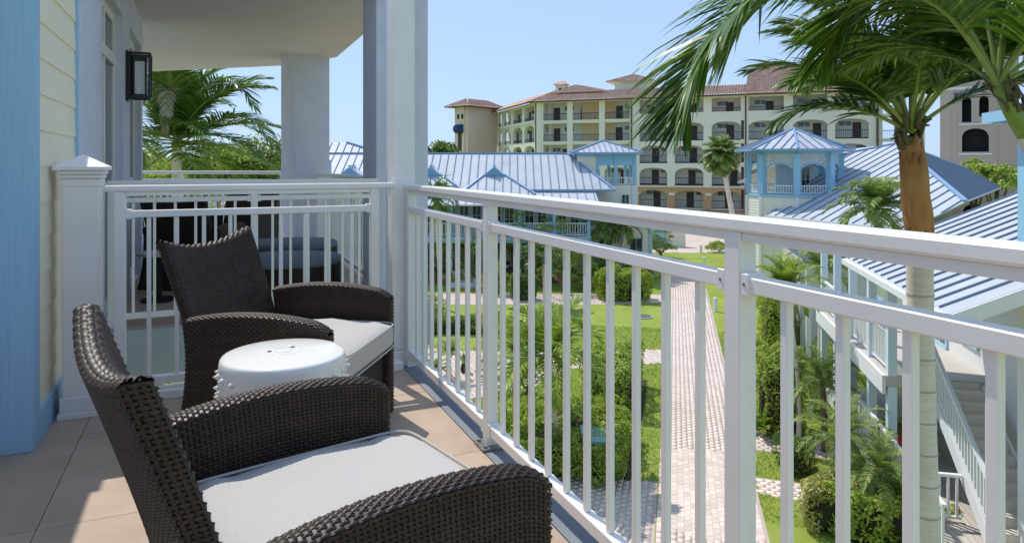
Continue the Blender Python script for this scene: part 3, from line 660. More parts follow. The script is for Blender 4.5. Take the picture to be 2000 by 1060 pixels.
for i, (px, py, r3, lm, sd, lab) in enumerate([
    (1290, 503, (1.5, 1.2, 1.9), L_hedged, 11, 'dark shrub at corner of yellow house near the plaza'),
    (1268, 498, (1.0, 1.0, 1.7), L_lime, 12, 'light green shrub beside yellow house window'),
    (1405, 492, (1.4, 1.0, .8), L_hedge, 13, 'small shrub on lawn beyond the path bollards'),
    (1082, 551, (1.9, 1.2, 4.4), L_lime, 14, 'tall yellow-green shrub in front of blue house balcony'),
    (1010, 552, (1.7, 1.1, 4.0), L_lime, 15, 'yellow-green shrub before the blue house, left of tall one'),
    (1135, 550, (1.7, 1.2, 3.1), L_hedge, 16, 'reddish-green shrub near right end of blue house'),
    (868, 551, (1.5, 1.1, 3.2), L_hedge, 17, 'green shrub at left end of blue house porch'),
    (905, 556, (1.4, .8, .9), L_yel, 18, 'low pale yellow shrub by blue house steps'),
    (1060, 560, (2.2, 1.4, 3.0), L_hedged, 19, 'dark bushy shrub in front of the blue house, centre'),
    (1190, 556, (2.2, 1.3, 1.6), L_hedged, 20, 'dark shrub bed at right corner of blue house'),
    (1250, 552, (1.6, 1.1, 1.2), L_hedged, 21, 'low dark shrub left of path before the plaza'),
    (958, 652, (.9, .7, 1.0), L_yel, 22, 'yellow-green shrub at end of the clipped hedge row'),
    (850, 545, (1.1, .9, 4.0), L_hedge, 23, 'tall shrub hiding left corner of blue house'),
    (1000, 690, (1.0, .8, 1.3), L_lime, 24, 'light shrub left of the little coconut palm'),
    (1660, 705, (1.6, 1.2, 1.5), L_hedge, 25, 'green shrub beneath the right house balcony'),
    (1745, 900, (.8, .7, .8), L_hedge, 26, 'small shrub beside pale palm trunk at right'),
    (1478, 700, (.6, .5, .5), L_hedge, 27, 'tiny shrub at path edge under lime hedge'),
    (1588, 800, (1.0, .9, 1.3), L_hedge, 28, 'leafy shrub between tall hedge and veranda posts'),
    (1640, 770, (1.1, .9, 1.2), L_lime, 29, 'bright shrub under veranda deck edge'),
    (1580, 640, (1.6, 1.2, 1.8), L_lime, 30, 'lime shrub behind the slender palm'),
    (1772, 1010, (.7, .6, .9), L_hedge, 31, 'shrub at foot of the ground deck, left of pale trunk'),
    (1855, 1075, (.6, .5, .7), L_hedge, 32, 'shrub at foot of deck, right of pale trunk'),
    (935, 562, (1.7, 1.2, 2.8), L_tree, 33, 'green shrub beside the blue house steps'),
    (970, 575, (1.2, .9, 1.4), L_lime, 34, 'light shrub before blue house, behind railing post'),
    (1105, 575, (2.0, 1.2, 2.8), L_tree, 35, 'green shrub between dark bush and squared hedge'),
    (1150, 566, (1.4, 1.0, 1.4), L_hedged, 36, 'dark low shrub left of squared hedge'),
    (845, 640, (.9, .7, 1.3), L_hedge, 37, 'shrub at left end of clipped hedge row'),
    (1030, 770, (.9, .8, 1.1), L_lime, 38, 'light shrub on lawn behind young coconut palm'),
    (1010, 860, (.9, .8, .9), L_hedge, 39, 'shrub at left foot of utility box hedge')]):
    bush('shrub', lab, 'shrub', G2(px, py), r3, lm, 46, 52, .15 if py < 600 else .11, sd, 'garden shrubs', cr=.36)
# mulch beds under the hedges
for i, (p, sx, sy) in enumerate(((h1, 4.2, 3.5), (h2, 4.4, 2.2))):
    m = MB().slab([(-sx/2, -sy/2, .008), (sx/2, -sy/2, .008), (sx/2, sy/2, .008), (-sx/2, sy/2, .008)], .05).build('mulch_bed', M_soil, None, False, Matrix.Translation((p.x, p.y, .0)) @ Matrix.Rotation(SA, 4, 'Z')); tag(m, kind='structure')
# utility box, bollards, manhole, little statue
ub = thing('utility_box', 'pale green utility box standing in the clipped hedge', 'utility box', tuple(ground(1168, 850, .98))[:2]+(0,), SA+.2)
MB().cbox(-.50, .50, -.42, .42, -.2, .97, .03).build('cabinet', M_util, ub)
lid = MB().add([(-.54, -.46, 1.171), (.54, -.46, 1.171), (.54, .46, 1.171), (-.54, .46, 1.171), (-.54, -.46, 1.20), (.54, -.46, 1.20), (.54, .46, 1.26), (-.54, .46, 1.26)], [(3, 2, 1, 0), (0, 1, 5, 4), (1, 2, 6, 5), (2, 3, 7, 6), (3, 0, 4, 7), (4, 5, 6, 7)]).build('lid', M_util, ub, M=Matrix.Translation((0, 0, -.2)))
for (px, py, lab) in ((1397, 608, 'nearest white path bollard on the lawn'), (1375, 520, 'white path bollard next beyond, half behind rail'), (1369, 494, 'farthest white path bollard near the plaza')):
    b = thing('bollard', lab, 'bollard', G2(px, py), 0, 'white path bollards')
    MB().lathe([(.13, 0), (.13, .02), (.115, .03), (.115, .70), (.11, .72)], 16).build('post', M_hwhite, b); MB().lathe([(.12, .721), (.125, .74), (.11, .78), (.03, .80)], 16).build('cap', M_hwhite, b)
mh = thing('manhole_cover', 'round iron manhole cover in the lawn before the squared hedge', 'manhole cover', G2(1255, 619))
MB().lathe([(.55, 0), (.55, .05), (.48, .06)], 24).build('ring', M_conc, mh); MB().lathe([(.46, .061), (.46, .08), (.44, .085)], 24).build('plate', M_iron, mh)
dg = thing('dog_statue', 'small black sitting dog statue on paved area at left', 'statue', G2(908, 727), .6)
MB().lathe([(.10, 0), (.17, .03), (.19, .15), (.15, .32), (.10, .46), (.08, .52)], 12).build('body', M_black, dg, True)
MB().lathe([(.03, .50), (.10, .54), (.115, .62), (.09, .70), (.02, .74)], 12).tube([(.06, 0, .62), (.20, 0, .59)], [.06, .04], 8).tube([(0, .06, .70), (-.02, .09, .80)], [.03, .01], 6).tube([(0, -.06, .70), (-.02, -.09, .80)], [.03, .01], 6).build('head', M_black, dg, True)
for s in (-1, 1): MB().tube([(.10, .07*s, .32), (.16, .07*s, .15), (.18, .07*s, .0)], [.05, .04, .045], 8).build('leg', M_black, dg, True)
# ================================================================== METAL-ROOFED HOUSES
def clip_line(P2, x):       # y range of convex 2-D polygon at x
    ys = []
    for (x0, y0), (x1, y1) in zip(P2, P2[1:]+P2[:1]):
        if (x0-x)*(x1-x) < 0: ys.append(y0+(y1-y0)*(x-x0)/(x1-x0))
    return (min(ys), max(ys)) if len(ys) >= 2 else None
def roof_plane(roof, pts, sp=.62, w=.055, h=.06, down=None, thick=.08, cap=None):
    """standing-seam sheet: pts is a planar polygon whose first edge is the eave"""
    pts = [Vector(p) for p in pts]; N = (pts[1]-pts[0]).cross(pts[2]-pts[0]).normalized()
    if N.z < 0: N = -N
    e = (pts[1]-pts[0]); e.z = 0 if down is None else e.z; e.normalize()
    if down is None: e = (pts[1]-pts[0]).normalized()
    d = N.cross(e).normalized(); o = pts[0]
    MB().slab(pts, thick).build('metal_sheet', M_roof, roof)
    if max(abs((p-o).dot(N)) for p in pts) > .08: return
    P2 = [((p-o).dot(e), (p-o).dot(d)) for p in pts]; xs = [p[0] for p in P2]
    x = math.ceil(min(xs)/sp)*sp+.11
    while x < max(xs)-.05:
        r = clip_line(P2, x)
        if r and r[1]-r[0] > .15: bar('seam', roof, o+e*x+d*(r[0]+.02)+N*(h/2), o+e*x+d*(r[1]-.02)+N*(h/2), w, h, M_seam, N)
        x += sp
def cap_line(roof, p, q, w=.16, h=.09): bar('ridge_cap', roof, Vector(p)+Vector((0, 0, .05)), Vector(q)+Vector((0, 0, .05)), w, h, M_ridge)
def sub(name, parent):
    o = bpy.data.objects.new(name, None); COL.objects.link(o); o.parent = parent; return o
def fence_run(parent, p, q, hh=.95, sp=.16, mat_=None, post=True, lean=0.0):
    """white timber balustrade as one part with rails and balusters"""
    mat_ = mat_ or M_hwhite; p, q = Vector(p), Vector(q); L = (q-p).length
    o = sub('balustrade', parent)
    bar('hand_rail', o, p+Vector((0, 0, hh)), q+Vector((0, 0, hh)), .09, .06, mat_); bar('foot_rail', o, p+Vector((0, 0, .12)), q+Vector((0, 0, .12)), .06, .05, mat_)
    n = max(2, int(L/sp))
    for k in range(n):
        c = p+(q-p)*((k+.5)/n); bar('baluster', o, c+Vector((0, 0, .13)), c+Vector((0, 0, hh-.02)), .045, .045, mat_, (1, 0, 0))
    return o
def window(parent, x0, x1, y, z0, z1, nx=2, nz=2, fm=None):      # front faces -y
    fm = fm or M_hwhite
    f = MB().box(x0-.09, x1+.09, y-.05, y, z1, z1+.10).box(x0-.09, x1+.09, y-.07, y, z0-.08, z0).box(x0-.09, x0, y-.05, y, z0, z1).box(x1, x1+.09, y-.05, y, z0, z1)
    o = f.build('window', fm, parent)
    blk('pane', o, x0, x1, y-.018, y-.006, z0, z1, M_glass)
    for k in range(1, nx): x = x0+(x1-x0)*k/nx; blk('muntin', o, x-.02, x+.02, y-.032, y-.019, z0, z1, fm)
    for k in range(1, nz): z = z0+(z1-z0)*k/nz; blk('muntin', o, x0, x1, y-.033, y-.0185, z-.02, z+.02, fm)
    return o
# ---------------- blue house on the left (frame: x to the right, y away from us)
hl = thing('blue_house', 'long two-storey light blue house with standing-seam roof, dormers and white balconies', 'house', RF(0, 50), -TH)
MB().box(-22, 6.6, 1.5, 10.5, 0, 6.4).build('wall', M_hblue, hl)
MB().box(-22.0, 5.6, -1.3, 1.498, 3.05, 3.28).build('balcony_deck', M_hwhite, hl)
MB().box(-22.0, 5.6, -1.34, -1.302, 2.85, 3.29).build('deck_fascia', M_hblue, hl)
rf = sub('roof', hl)
roof_plane(rf, [(-22, 1, 6.48), (7.7, 1, 6.48), (4.5, 6, 9.3), (-22, 6, 9.3)])
roof_plane(rf, [(7.7, 1, 6.48), (7.7, 11, 6.48), (4.5, 6, 9.3)])
roof_plane(rf, [(7.7, 11, 6.48), (-22, 11, 6.48), (-22, 6, 9.3), (4.5, 6, 9.3)], sp=1.1)
roof_plane(rf, [(-22, -1.65, 5.58), (6.2, -1.65, 5.58), (6.2, 1.25, 6.43), (-22, 1.25, 6.43)])
cap_line(rf, (-22, 6, 9.3), (4.5, 6, 9.3)); cap_line(rf, (4.5, 6, 9.3), (7.7, 1, 6.48), .2); cap_line(rf, (-22, .98, 6.47), (7.7, .98, 6.47), .1, .1); cap_line(rf, (7.7, 1, 6.48), (7.7, 11, 6.48), .12, .12)
bar('gutter', rf, (-22, -1.70, 5.55), (6.2, -1.70, 5.55), .1, .1, M_hwhite)
# taller hip at the far left of that roof
roof_plane(rf, [(-22, 6.0, 9.31), (-10.6, 6.0, 9.31), (-13.8, 7.5, 10.25), (-22, 7.5, 10.25)]); cap_line(rf, (-13.8, 7.5, 10.25), (-10.6, 6.0, 9.32), .18)
def dormer(dx):
    d = sub('dormer', hl); a, b = -3.9+dx, 1.7+dx; ax = -1.35+dx
    roof_plane(d, [(a, -.2, 6.20), (b, -.2, 6.20), (ax+.75, 2.3, 7.62), (ax-.75, 2.3, 7.62)])
    roof_plane(d, [(b, -.2, 6.20), (b, .75, 6.36), (ax, 4.05, 8.24), (ax, 2.2, 8.24), (ax+.75, 2.3, 7.62)], sp=.7)
    roof_plane(d, [(a, .75, 6.36), (a, -.2, 6.20), (ax-.75, 2.3, 7.62), (ax, 2.2, 8.24), (ax, 4.05, 8.24)], sp=.7)
    MB().add([(ax-.95, 2.12, 7.50), (ax+.95, 2.12, 7.50), (ax, 2.12, 8.26), (ax-.95, 2.3, 7.50), (ax+.95, 2.3, 7.50), (ax, 2.3, 8.26)], [(0, 1, 2), (5, 4, 3), (0, 3, 4, 1), (1, 4, 5, 2), (2, 5, 3, 0)]).build('gable_vent', M_trimb, d)
    for k in range(5): zz = 7.56+k*.12; hw_ = .82*(8.22-zz)/.72; bar('louver', d, (ax-hw_, 2.09, zz), (ax+hw_, 2.09, zz), .05, .04, M_ridge)
    cap_line(d, (ax, 2.05, 8.26), (ax, 4.05, 8.28), .18); cap_line(d, (b, -.2, 6.2), (ax+.75, 2.28, 7.62), .14); cap_line(d, (a, -.2, 6.2), (ax-.75, 2.28, 7.62), .14)
for dx in (0, -4.85, -11.0): dormer(dx)
for k in range(12):
    x = -21.5+k*2.45; blk('porch_post', hl, x-.11, x+.11, -1.28, -1.06, 0, 3.04, M_hwhite); blk('porch_post', hl, x-.11, x+.11, -1.28, -1.06, 3.29, 5.55, M_trimb)
    if k < 11: fence_run(hl, (x+.12, -1.17, 3.28), (x+2.33, -1.17, 3.28), .95, .17)
    if k < 11:
        window(hl, x+.45, x+1.05, 1.497, 3.9, 5.3); window(hl, x+1.40, x+2.0, 1.497, 3.9 if k % 2 else 3.35, 5.3)
        window(hl, x+.5, x+1.1, 1.497, .9, 2.5); window(hl, x+1.45, x+2.05, 1.497, .9, 2.5)
for k in range(6): blk('step', hl, -4.2, -2.4, -1.4-(k+1)*.3, -1.4-k*.3, 0, .9-k*.15, M_hwhite)
for x in (-4.25, -2.3): bar('stair_rail', hl, (x, -1.4, 1.9), (x, -3.3, 1.0), .08, .08, M_hwhite)
MB().box(-22, 5.6, -1.3, 1.498, 0, .75).build('porch_base', mat('red_brick_base', lin(.30, .12, .09), lin(.22, .09, .07), rough=.9, scale=8), hl)
# ---------------- square tower with roof pavilion at the right end of the blue house
tw = thing('roof_pavilion', 'square cream tower with blue open lookout and small metal roof behind blue house', 'tower', RF(7.55, 57), -TH)
MB().box(-2.35, 2.35, -2.35, 2.35, 0, 6.75).build('wall', M_cream, tw)
MB().box(-2.35, -.85, -2.34, -2.2, 6.752, 9.05).box(-2.35, -2.2, -2.2, 2.35, 6.752, 9.05).box(-2.2, -.85, 2.2, 2.35, 6.752, 9.05).build('upper_wall', M_cream, tw)
MB().box(-2.37, 2.37, -2.37, 2.37, 9.052, 9.30).build('beam', M_trimb, tw)
for x, y in ((-.72, -2.26), (.72, -2.26), (2.25, -2.26), (2.25, 0), (2.25, 2.26), (-.72, 2.26), (.8, 2.26)): blk('post', tw, x-.12, x+.12, y-.12, y+.12, 6.752, 9.05, M_trimb)
MB().box(-.6, 2.13, -2.28, -2.22, 8.35, 9.05).build('valance', M_trimb, tw)
fence_run(tw, (-.6, -2.26, 6.75), (2.13, -2.26, 6.75), .62, .2); fence_run(tw, (2.25, -2.1, 6.75), (2.25, 2.1, 6.75), .62, .2)
MB().box(2.0, 2.44, -2.44, -2.0, 0, 6.7).build('corner_board', M_hwhite, tw)
r = sub('roof', tw); E_ = 2.85; zr = 9.32; za = 10.38
for (p, q) in (((-E_, -E_), (E_, -E_)), ((E_, -E_), (E_, E_)), ((E_, E_), (-E_, E_)), ((-E_, E_), (-E_, -E_))):
    roof_plane(r, [p+(zr,), q+(zr,), (0, 0, za)], sp=.45); cap_line(r, p+(zr,), (0, 0, za), .14)
    bar('fascia', r, p+(zr-.02,), q+(zr-.02,), .14, .16, M_ridge)
window(tw, 1.2, 1.75, -2.352, 4.6, 6.0); window(tw, 1.1, 1.8, -2.352, 1.0, 2.6)
# yellow wing below it with light blue window
yw = thing('yellow_cottage', 'small pale yellow house wing with blue-framed window near the plaza', 'house', RF(7.9, 52.5), -TH)
MB().box(-2.2, 2.4, -1.5, 2.0, 0, 4.4).build('wall', M_cream, yw); window(yw, .9, 1.75, -1.502, .9, 2.9, fm=M_hblue); window(yw, -1.4, -.6, -1.502, .9, 2.9, fm=M_hblue)
for x in (-2.2, .3, 2.4): blk('corner_board', yw, x-.12, x+.12, -1.58, -1.45, 0, 4.4, M_hblue)
r = sub('roof', yw); roof_plane(r, [(-2.7, -2.0, 4.42), (2.9, -2.0, 4.42), (1.6, .3, 5.3), (-2.7, .3, 5.3)])

# ---------------- right house with octagonal lookout
hr = thing('lookout_house', 'cream house with octagonal sky-blue latticed lookout and broad metal roof', 'house', RF(0, 48), -TH)
cx, cy, Ro = 19.95, 0.6, 3.12; rot = math.radians(22.5+4)
def octp(r, z, k): a = rot+math.pi/4*k; return Vector((cx+r*math.sin(a), cy-r*math.cos(a), z))
pr = []; z = 0.0
while z < 6.2: pr += [(Ro, z), (Ro-.03, z+.195)]; z += .2
b = MB(); b.add([octp(r_, z_, k) for r_, z_ in pr for k in range(8)], [[i*8+k, i*8+(k+1) % 8, (i+1)*8+(k+1) % 8, (i+1)*8+k] for i in range(len(pr)-1) for k in range(8)]).build('siding', M_cream, hr)
b = MB(); b.add([octp(Ro+.06, zz, k) for zz in (6.2, 6.38) for k in range(8)]+[], [list(range(8))[::-1], list(range(8, 16))]+[[k, (k+1) % 8, 8+(k+1) % 8, 8+k] for k in range(8)]).build('floor_band', M_trimb, hr)
b = MB(); b.add([octp(Ro-.02, zz, k) for zz in (9.12, 9.40) for k in range(8)], [list(range(8))[::-1], list(range(8, 16))]+[[k, (k+1) % 8, 8+(k+1) % 8, 8+k] for k in range(8)]).build('beam', M_trimb, hr)
for k in range(8):
    p = octp(Ro-.1, 6.38, k); q = octp(Ro-.1, 9.12, k); bar('corner_post', hr, p, q, .42, .42, M_trimb, octp(1, 0, k)-octp(0, 0, k))
    cb = octp(Ro+.04, 0, k); bar('corner_board', hr, cb, cb+Vector((0, 0, 6.2)), .2, .2, M_hwhite, octp(1, 0, k)-octp(0, 0, k))
    p0, p1 = octp(Ro-.1, 0, k), octp(Ro-.1, 0, k+1); e = (p1-p0); W = e.length; e.normalize(); nrm = Vector((e.y, -e.x, 0))
    a0, a1 = .22, W-.22; zs, zt = 7.75, 9.12; mid = W/2; ra = (a1-a0)/2
    ar = MB(); vs = []; fs = []; m_ = 12                               # arched head board, lattice above it
    for i in range(m_+1):
        t_ = math.pi*i/m_; x = mid-ra*math.cos(t_); z0 = zs+ra*.75*math.sin(t_)
        for off in (0, .07):
            for zz in (z0, z0+.13): v = p0+e*x-nrm*off; vs.append((v.x, v.y, zz))
    for i in range(m_):
        b0 = i*4; c0 = b0+4; fs += [(b0, c0, c0+1, b0+1), (b0+2, b0+3, c0+3, c0+2), (b0, b0+2, c0+2, c0), (b0+1, c0+1, c0+3, b0+3)]
    ar.add(vs, fs).build('arch', M_trimb, hr)
    if k in (0, 7, 6, 1):
        lat = MB(); nL = 11
        for sgn in (-1, 1):
            for i in range(-4, nL+5):
                x = a0+(a1-a0)*i/nL; seg = []
                for j in range(25):
                    zz = zt-(zt-zs)*j/24; xx = x+sgn*(zt-zz)*.9
                    if xx < a0 or xx > a1: ok_ = False
                    else: ok_ = zz > zs+.1+ra*.75*math.sqrt(max(0, 1-((xx-mid)/ra)**2))
                    if ok_: seg.append((xx, zz))
                    elif len(seg) > 1: break
                    else: seg = []
                if len(seg) > 1:
                    A = p0+e*seg[0][0]-nrm*.04; B = p0+e*seg[-1][0]-nrm*.04
                    lat.beam((A.x, A.y, seg[0][1]), (B.x, B.y, seg[-1][1]), .06, .03, nrm)
        if lat.v: tag(lat.build('lattice', M_hwhite, hr), kind='stuff')
    A = p0+e*(a0+.02); B = p0+e*(a1-.02); fence_run(hr, (A.x, A.y, 6.36), (B.x, B.y, 6.36), .62, .17)
MB().box(cx-.9, cx+1.9, cy+.9, cy+1.1, 6.38, 9.1).build('inner_wall', M_hwhite, hr)
window(hr, cx+.95, cx+1.5, cy+.898, 6.5, 8.2)
r = sub('roof', hr); ER = 3.95
for k in range(8):
    p, q = octp(ER, 9.42, k), octp(ER, 9.42, k+1); roof_plane(r, [p, q, (cx, cy, 10.95)], sp=.6, thick=.1); cap_line(r, p, (cx, cy, 10.95), .13, .08); bar('fascia', r, p-Vector((0, 0, .03)), q-Vector((0, 0, .03)), .10, .14, M_ridge)
def loc48(px, py, F): return Vector(((px-1000)/FPX*F, F-48, EYE-(py-HY)/FPX*F))
def on_plane(px, py, A, B, C):      # where a sight line meets a plane (house frame)
    N = (B-A).cross(C-A); D = Vector(((px-1000)/FPX, 1, -(py-HY)/FPX)); O = Vector((0, -48, EYE)); t = (A-O).dot(N)/D.dot(N); return O+D*t
e1 = Vector((17.1, -1.7, 5.0)); e2 = Vector((20.75, -12.0, 5.0)); Ap = loc48(1752, 281, 50)
C1 = on_plane(1886, 394, e1, e2, Ap); Bp = on_plane(1655, 300, e1, e2, Ap); C1b = e2+(C1-Ap)*.0
C2 = loc48(1972, 360, 62)
roof_plane(r, [e1, e2, C1, Ap, Bp], sp=.80, w=.055)
roof_plane(r, [C1, C2, Ap], sp=.5, w=.04, h=.05)
roof_plane(r, [C2, C2+Vector((-22, 8, 0)), Bp+Vector((0, 10, 0)), Bp, Ap], sp=1.2)
cap_line(r, Ap, C1, .22, .12); cap_line(r, Ap, C2, .2, .12); cap_line(r, Ap, Bp, .2, .12); cap_line(r, Ap, C1.lerp(e2, .0), .2, .1)
bar('gutter', r, e1-Vector((0, 0, .08)), e2-Vector((0, 0, .08)), .14, .14, M_hwhite)
dv = (e2-e1).normalized(); inn_ = Vector((dv.y*-1, dv.x, 0)); inn_ = inn_ if inn_.x > 0 else -inn_
a_, b_ = e1+inn_*.7, e2+inn_*.7
w_ = MB(); w_.add([(a_.x, a_.y, 0), (b_.x, b_.y, 0), (b_.x, b_.y, 5.25), (a_.x, a_.y, 5.25), (a_.x+9, a_.y+2, 0), (b_.x+14, b_.y+2, 0), (b_.x+14, b_.y+2, 5.25), (a_.x+9, a_.y+2, 5.25)], [(0, 1, 2, 3), (1, 5, 6, 2), (5, 4, 7, 6), (4, 0, 3, 7)]).build('wall', M_cream, hr)
# small second hip seen behind the lookout
roof_plane(r, [(cx+2.0, 4.0, 9.3), (cx+6.5, 4.0, 9.3), (cx+3.6, 6.5, 10.7)], sp=.5); roof_plane(r, [(cx+6.5, 4.0, 9.3), (cx+6.5, 9.0, 9.3), (cx+3.6, 6.5, 10.7)], sp=.5)
MB().box(cx+2.2, cx+6.2, 4.4, 8.5, 0, 9.25).build('rear_wall', M_hblue, hr)

M_pblue = mat('very_pale_blue_paint', lin(.66, .78, .84), lin(.62, .74, .80), rough=.6)
# ---------------- near right house: x along the path axis, -y away from the path
hn = thing('veranda_house', 'near right white house with metal roof, veranda, outside stair and balustrades', 'house', (11.5, 7.6, 0), SA)
r = sub('roof', hn); sl = .45
roof_plane(r, [(7.0, .12, 5.88), (-.1, .12, 5.88), (-.1, -6.2, 5.88+6.32*sl), (7.0, -6.2, 5.88+6.32*sl)], sp=.50, w=.034, h=.04)
roof_plane(r, [(7.0, -12.5, 5.88), (7.0, -6.2, 5.88+6.32*sl), (-.1, -6.2, 5.88+6.32*sl), (-.1, -12.5, 5.88)], sp=1.2, down=1)
bar('gutter', r, (7.0, .18, 5.80), (-.1, .18, 5.80), .13, .13, M_hwhite)
bar('rake_board', r, (-.12, .12, 5.74), (-.12, -6.2, 5.74+6.32*sl), .05, .24, M_hwhite); bar('rake_board', r, (7.02, .12, 5.74), (7.02, -6.2, 5.74+6.32*sl), .05, .24, M_hwhite)
MB().box(2.0, 12, -8, -2.7, 0, 5.85).build('wall', M_hwhite, hn)
MB().box(5.2, 13.2, -2.698, -.35, 3.05, 3.30).build('veranda_deck', M_plank, hn)
MB().box(5.2, 13.2, -.349, -.27, 2.86, 3.31).build('deck_fascia', M_hwhite, hn)
for x in (5.3, 7.0, 9.0, 11.0, 13.0): blk('veranda_post', hn, x-.1, x+.1, -.60, -.40, 0, 3.04, M_pblue); blk('veranda_post', hn, x-.1, x+.1, -.60, -.40, 3.301, 5.75, M_pblue)
for a_, b_ in ((5.4, 6.9), (7.1, 8.9), (9.1, 10.9), (11.1, 12.9)): fence_run(hn, (a_, -.5, 3.30), (b_, -.5, 3.30), 1.0, .13)
def win_n(x0, x1, z0, z1, y=-2.70): # window on the path-side wall (faces +y)
    o = MB().box(x0-.1, x1+.1, y, y+.05, z1, z1+.12).box(x0-.1, x1+.1, y, y+.07, z0-.1, z0).box(x0-.1, x0, y, y+.05, z0, z1).box(x1, x1+.1, y, y+.05, z0, z1).build('window', M_hblue, hn)
    blk('pane', o, x0, x1, y+.004, y+.018, z0, z1, M_glass); blk('muntin', o, (x0+x1)/2-.02, (x0+x1)/2+.02, y+.019, y+.034, z0, z1, M_hwhite); blk('muntin', o, x0, x1, y+.0185, y+.033, (z0+z1)/2-.02, (z0+z1)/2+.02, M_hwhite)
for x in (6.2, 8.2, 10.2): win_n(x, x+.9, 3.4 if x > 7 else 3.9, 5.4); win_n(x, x+.9, 1.0, 2.6)
win_n(3.0, 3.8, 3.8, 5.2)
# ground deck, stair, balustrades
gd = sub('ground_deck', hn)
MB().box(1.6, 12, -2.69, -.30, .60, .86).build('deck_frame', M_hwhite, gd)
k = 0; y = -2.66
while y < -.42: blk('deck_plank', gd, 1.58, 12, y, y+.128, .861, .888, M_plank); y += .14
for a_, b_ in ((3.35, 5.9), (6.1, 7.9), (8.1, 9.9), (1.7, 3.05)): fence_run(hn, (a_, -.42, .86), (b_, -.42, .86), 1.0, .14)
fence_run(hn, (3.2, -.42, .86), (3.2, -1.25, .86), 1.0, .14); blk('newel', hn, 3.1, 3.3, -.52, -.32, .89, 2.05, M_pblue)
stc = sub('stair', hn)
for k in range(13):
    x1_ = 5.2-k*.29; zt_ = 3.30-(k+1)*.18
    blk('tread', stc, x1_-.31, x1_, -2.35, -1.35, zt_-.04, zt_, M_tread); blk('riser', stc, x1_-.02, x1_, -2.35, -1.35, zt_, zt_+.14, M_tread)
for y in (-2.40, -1.30): bar('stringer', stc, (5.2, y, 3.10), (1.5, y, .80), .06, .30, M_hwhite)
for y in (-1.30,):
    bar('hand_rail', stc, (5.2, y, 4.25), (1.5, y, 1.95), .08, .08, M_hwhite); bar('foot_rail', stc, (5.2, y, 3.42), (1.5, y, 1.12), .06, .06, M_hwhite)
    for k in range(24): q = k/23; x = 5.1-3.5*q; zz = 3.36-2.25*q; bar('baluster', stc, (x, y, zz+.05), (x, y, zz+.82), .045, .045, M_hwhite, (1, 0, 0))
# lower lattice skirt, red umbrella-like seat cushion and blue chairs are separate things
tn = thing('white_tower', 'bright white tower with sky-blue upper posts at right edge of the picture', 'tower', (11.5, 7.6, 0), SA)
MB().box(-2.5, 2.02, -6, -1.78, 0, 6.9).build('wall', M_hwhite, tn)
for x in (1.86, -.4): blk('upper_post', tn, x-.16, x+.16, -2.10, -1.78, 6.902, 9.139, M_trimb)
blk('upper_post', tn, 1.70, 2.02, -5.9, -5.58, 6.902, 9.139, M_trimb)
MB().box(-2.5, 2.05, -5.95, -1.75, 9.14, 9.26).build('beam', M_trimb, tn)
r = sub('roof', tn); p4_ = [(-3.2, -1.42, 9.36), (2.5, -1.42, 9.36), (2.5, -6.4, 9.36), (-3.2, -6.4, 9.36)]; apx = (-1.6, -3.9, 9.95)
for p, q in zip(p4_, p4_[1:]+p4_[:1]): roof_plane(r, [p, q, apx], sp=.5); bar('fascia', r, Vector(p)-Vector((0, 0, .05)), Vector(q)-Vector((0, 0, .05)), .12, .2, M_trimb)
k = 0
for q in range(14): blk('bracket', r, 2.07, 2.40, -1.6-q*.33, -1.52-q*.33, 9.18, 9.25, M_hblue)
# small gabled porch farther along
gp = thing('gabled_porch', 'white gabled entrance porch with metal roof beyond the veranda house', 'porch', site(33.0, 7.0), SA)
r = sub('roof', gp)
roof_plane(r, [(3, 1.6, 4.2), (-1.2, 1.6, 4.2), (-1.2, 0, 5.3), (3, 0, 5.3)], sp=.4); roof_plane(r, [(-1.2, -1.6, 4.2), (3, -1.6, 4.2), (3, 0, 5.3), (-1.2, 0, 5.3)], sp=.4)
MB().add([(-1.0, 1.4, 4.2), (-1.0, -1.4, 4.2), (-1.0, 0, 5.15), (-.9, 1.4, 4.2), (-.9, -1.4, 4.2), (-.9, 0, 5.15)], [(0, 1, 2), (5, 4, 3), (0, 3, 4, 1), (1, 4, 5, 2), (2, 5, 3, 0)]).build('gable', M_hwhite, gp)
for k in range(9): y = -1.2+k*.3; bar('gable_batten', gp, (-1.03, y, 4.2), (-1.03, y, 5.12-abs(y)*.68), .04, .03, M_hblue, (1, 0, 0))
for y in (-1.35, 1.35):
    for x in (-.9, 2.6): blk('post', gp, x-.1, x+.1, y-.1, y+.1, 0, 4.19, M_hwhite)
MB().box(.8, 3.0, -1.4, 1.4, 0, 4.18).build('wall', M_hwhite, gp)
# blue chairs and red seat on the decks
def deck_chair(loc, rz, label, m_):
    t = thing('deck_chair', label, 'chair', loc, rz, 'chairs on the veranda decks')
    for s in (-.25, .25):
        bar('leg', t, (.25, s, 0), (.2, s, .42), .05, .05, m_, (1, 0, 0)); bar('leg', t, (-.3, s, 0), (-.2, s, .36), .05, .05, m_, (1, 0, 0)); bar('armrest', t, (.3, s*1.15, .58), (-.25, s*1.15, .56), .08, .03, m_)
        bar('arm_post', t, (.25, s*1.1, .40), (.25, s*1.1, .57), .05, .05, m_, (1, 0, 0))
    for k in range(5): bar('back_slat', t, (-.18, -.2+k*.1, .34), (-.42, -.2+k*.1, 1.0-.02*abs(k-2)), .08, .02, m_, (1, 0, 0))
    for k in range(5): bar('seat_slat', t, (.26-k*.1, -.27, .42-.015*k), (.26-k*.1, .27, .42-.015*k), .08, .02, m_)
def nloc(x, y, z): p = Vector((11.5, 7.6, 0)); d = Vector((math.cos(SA), math.sin(SA), 0)); l_ = Vector((-math.sin(SA), math.cos(SA), 0)); return p+d*x+l_*y+Vector((0, 0, z))
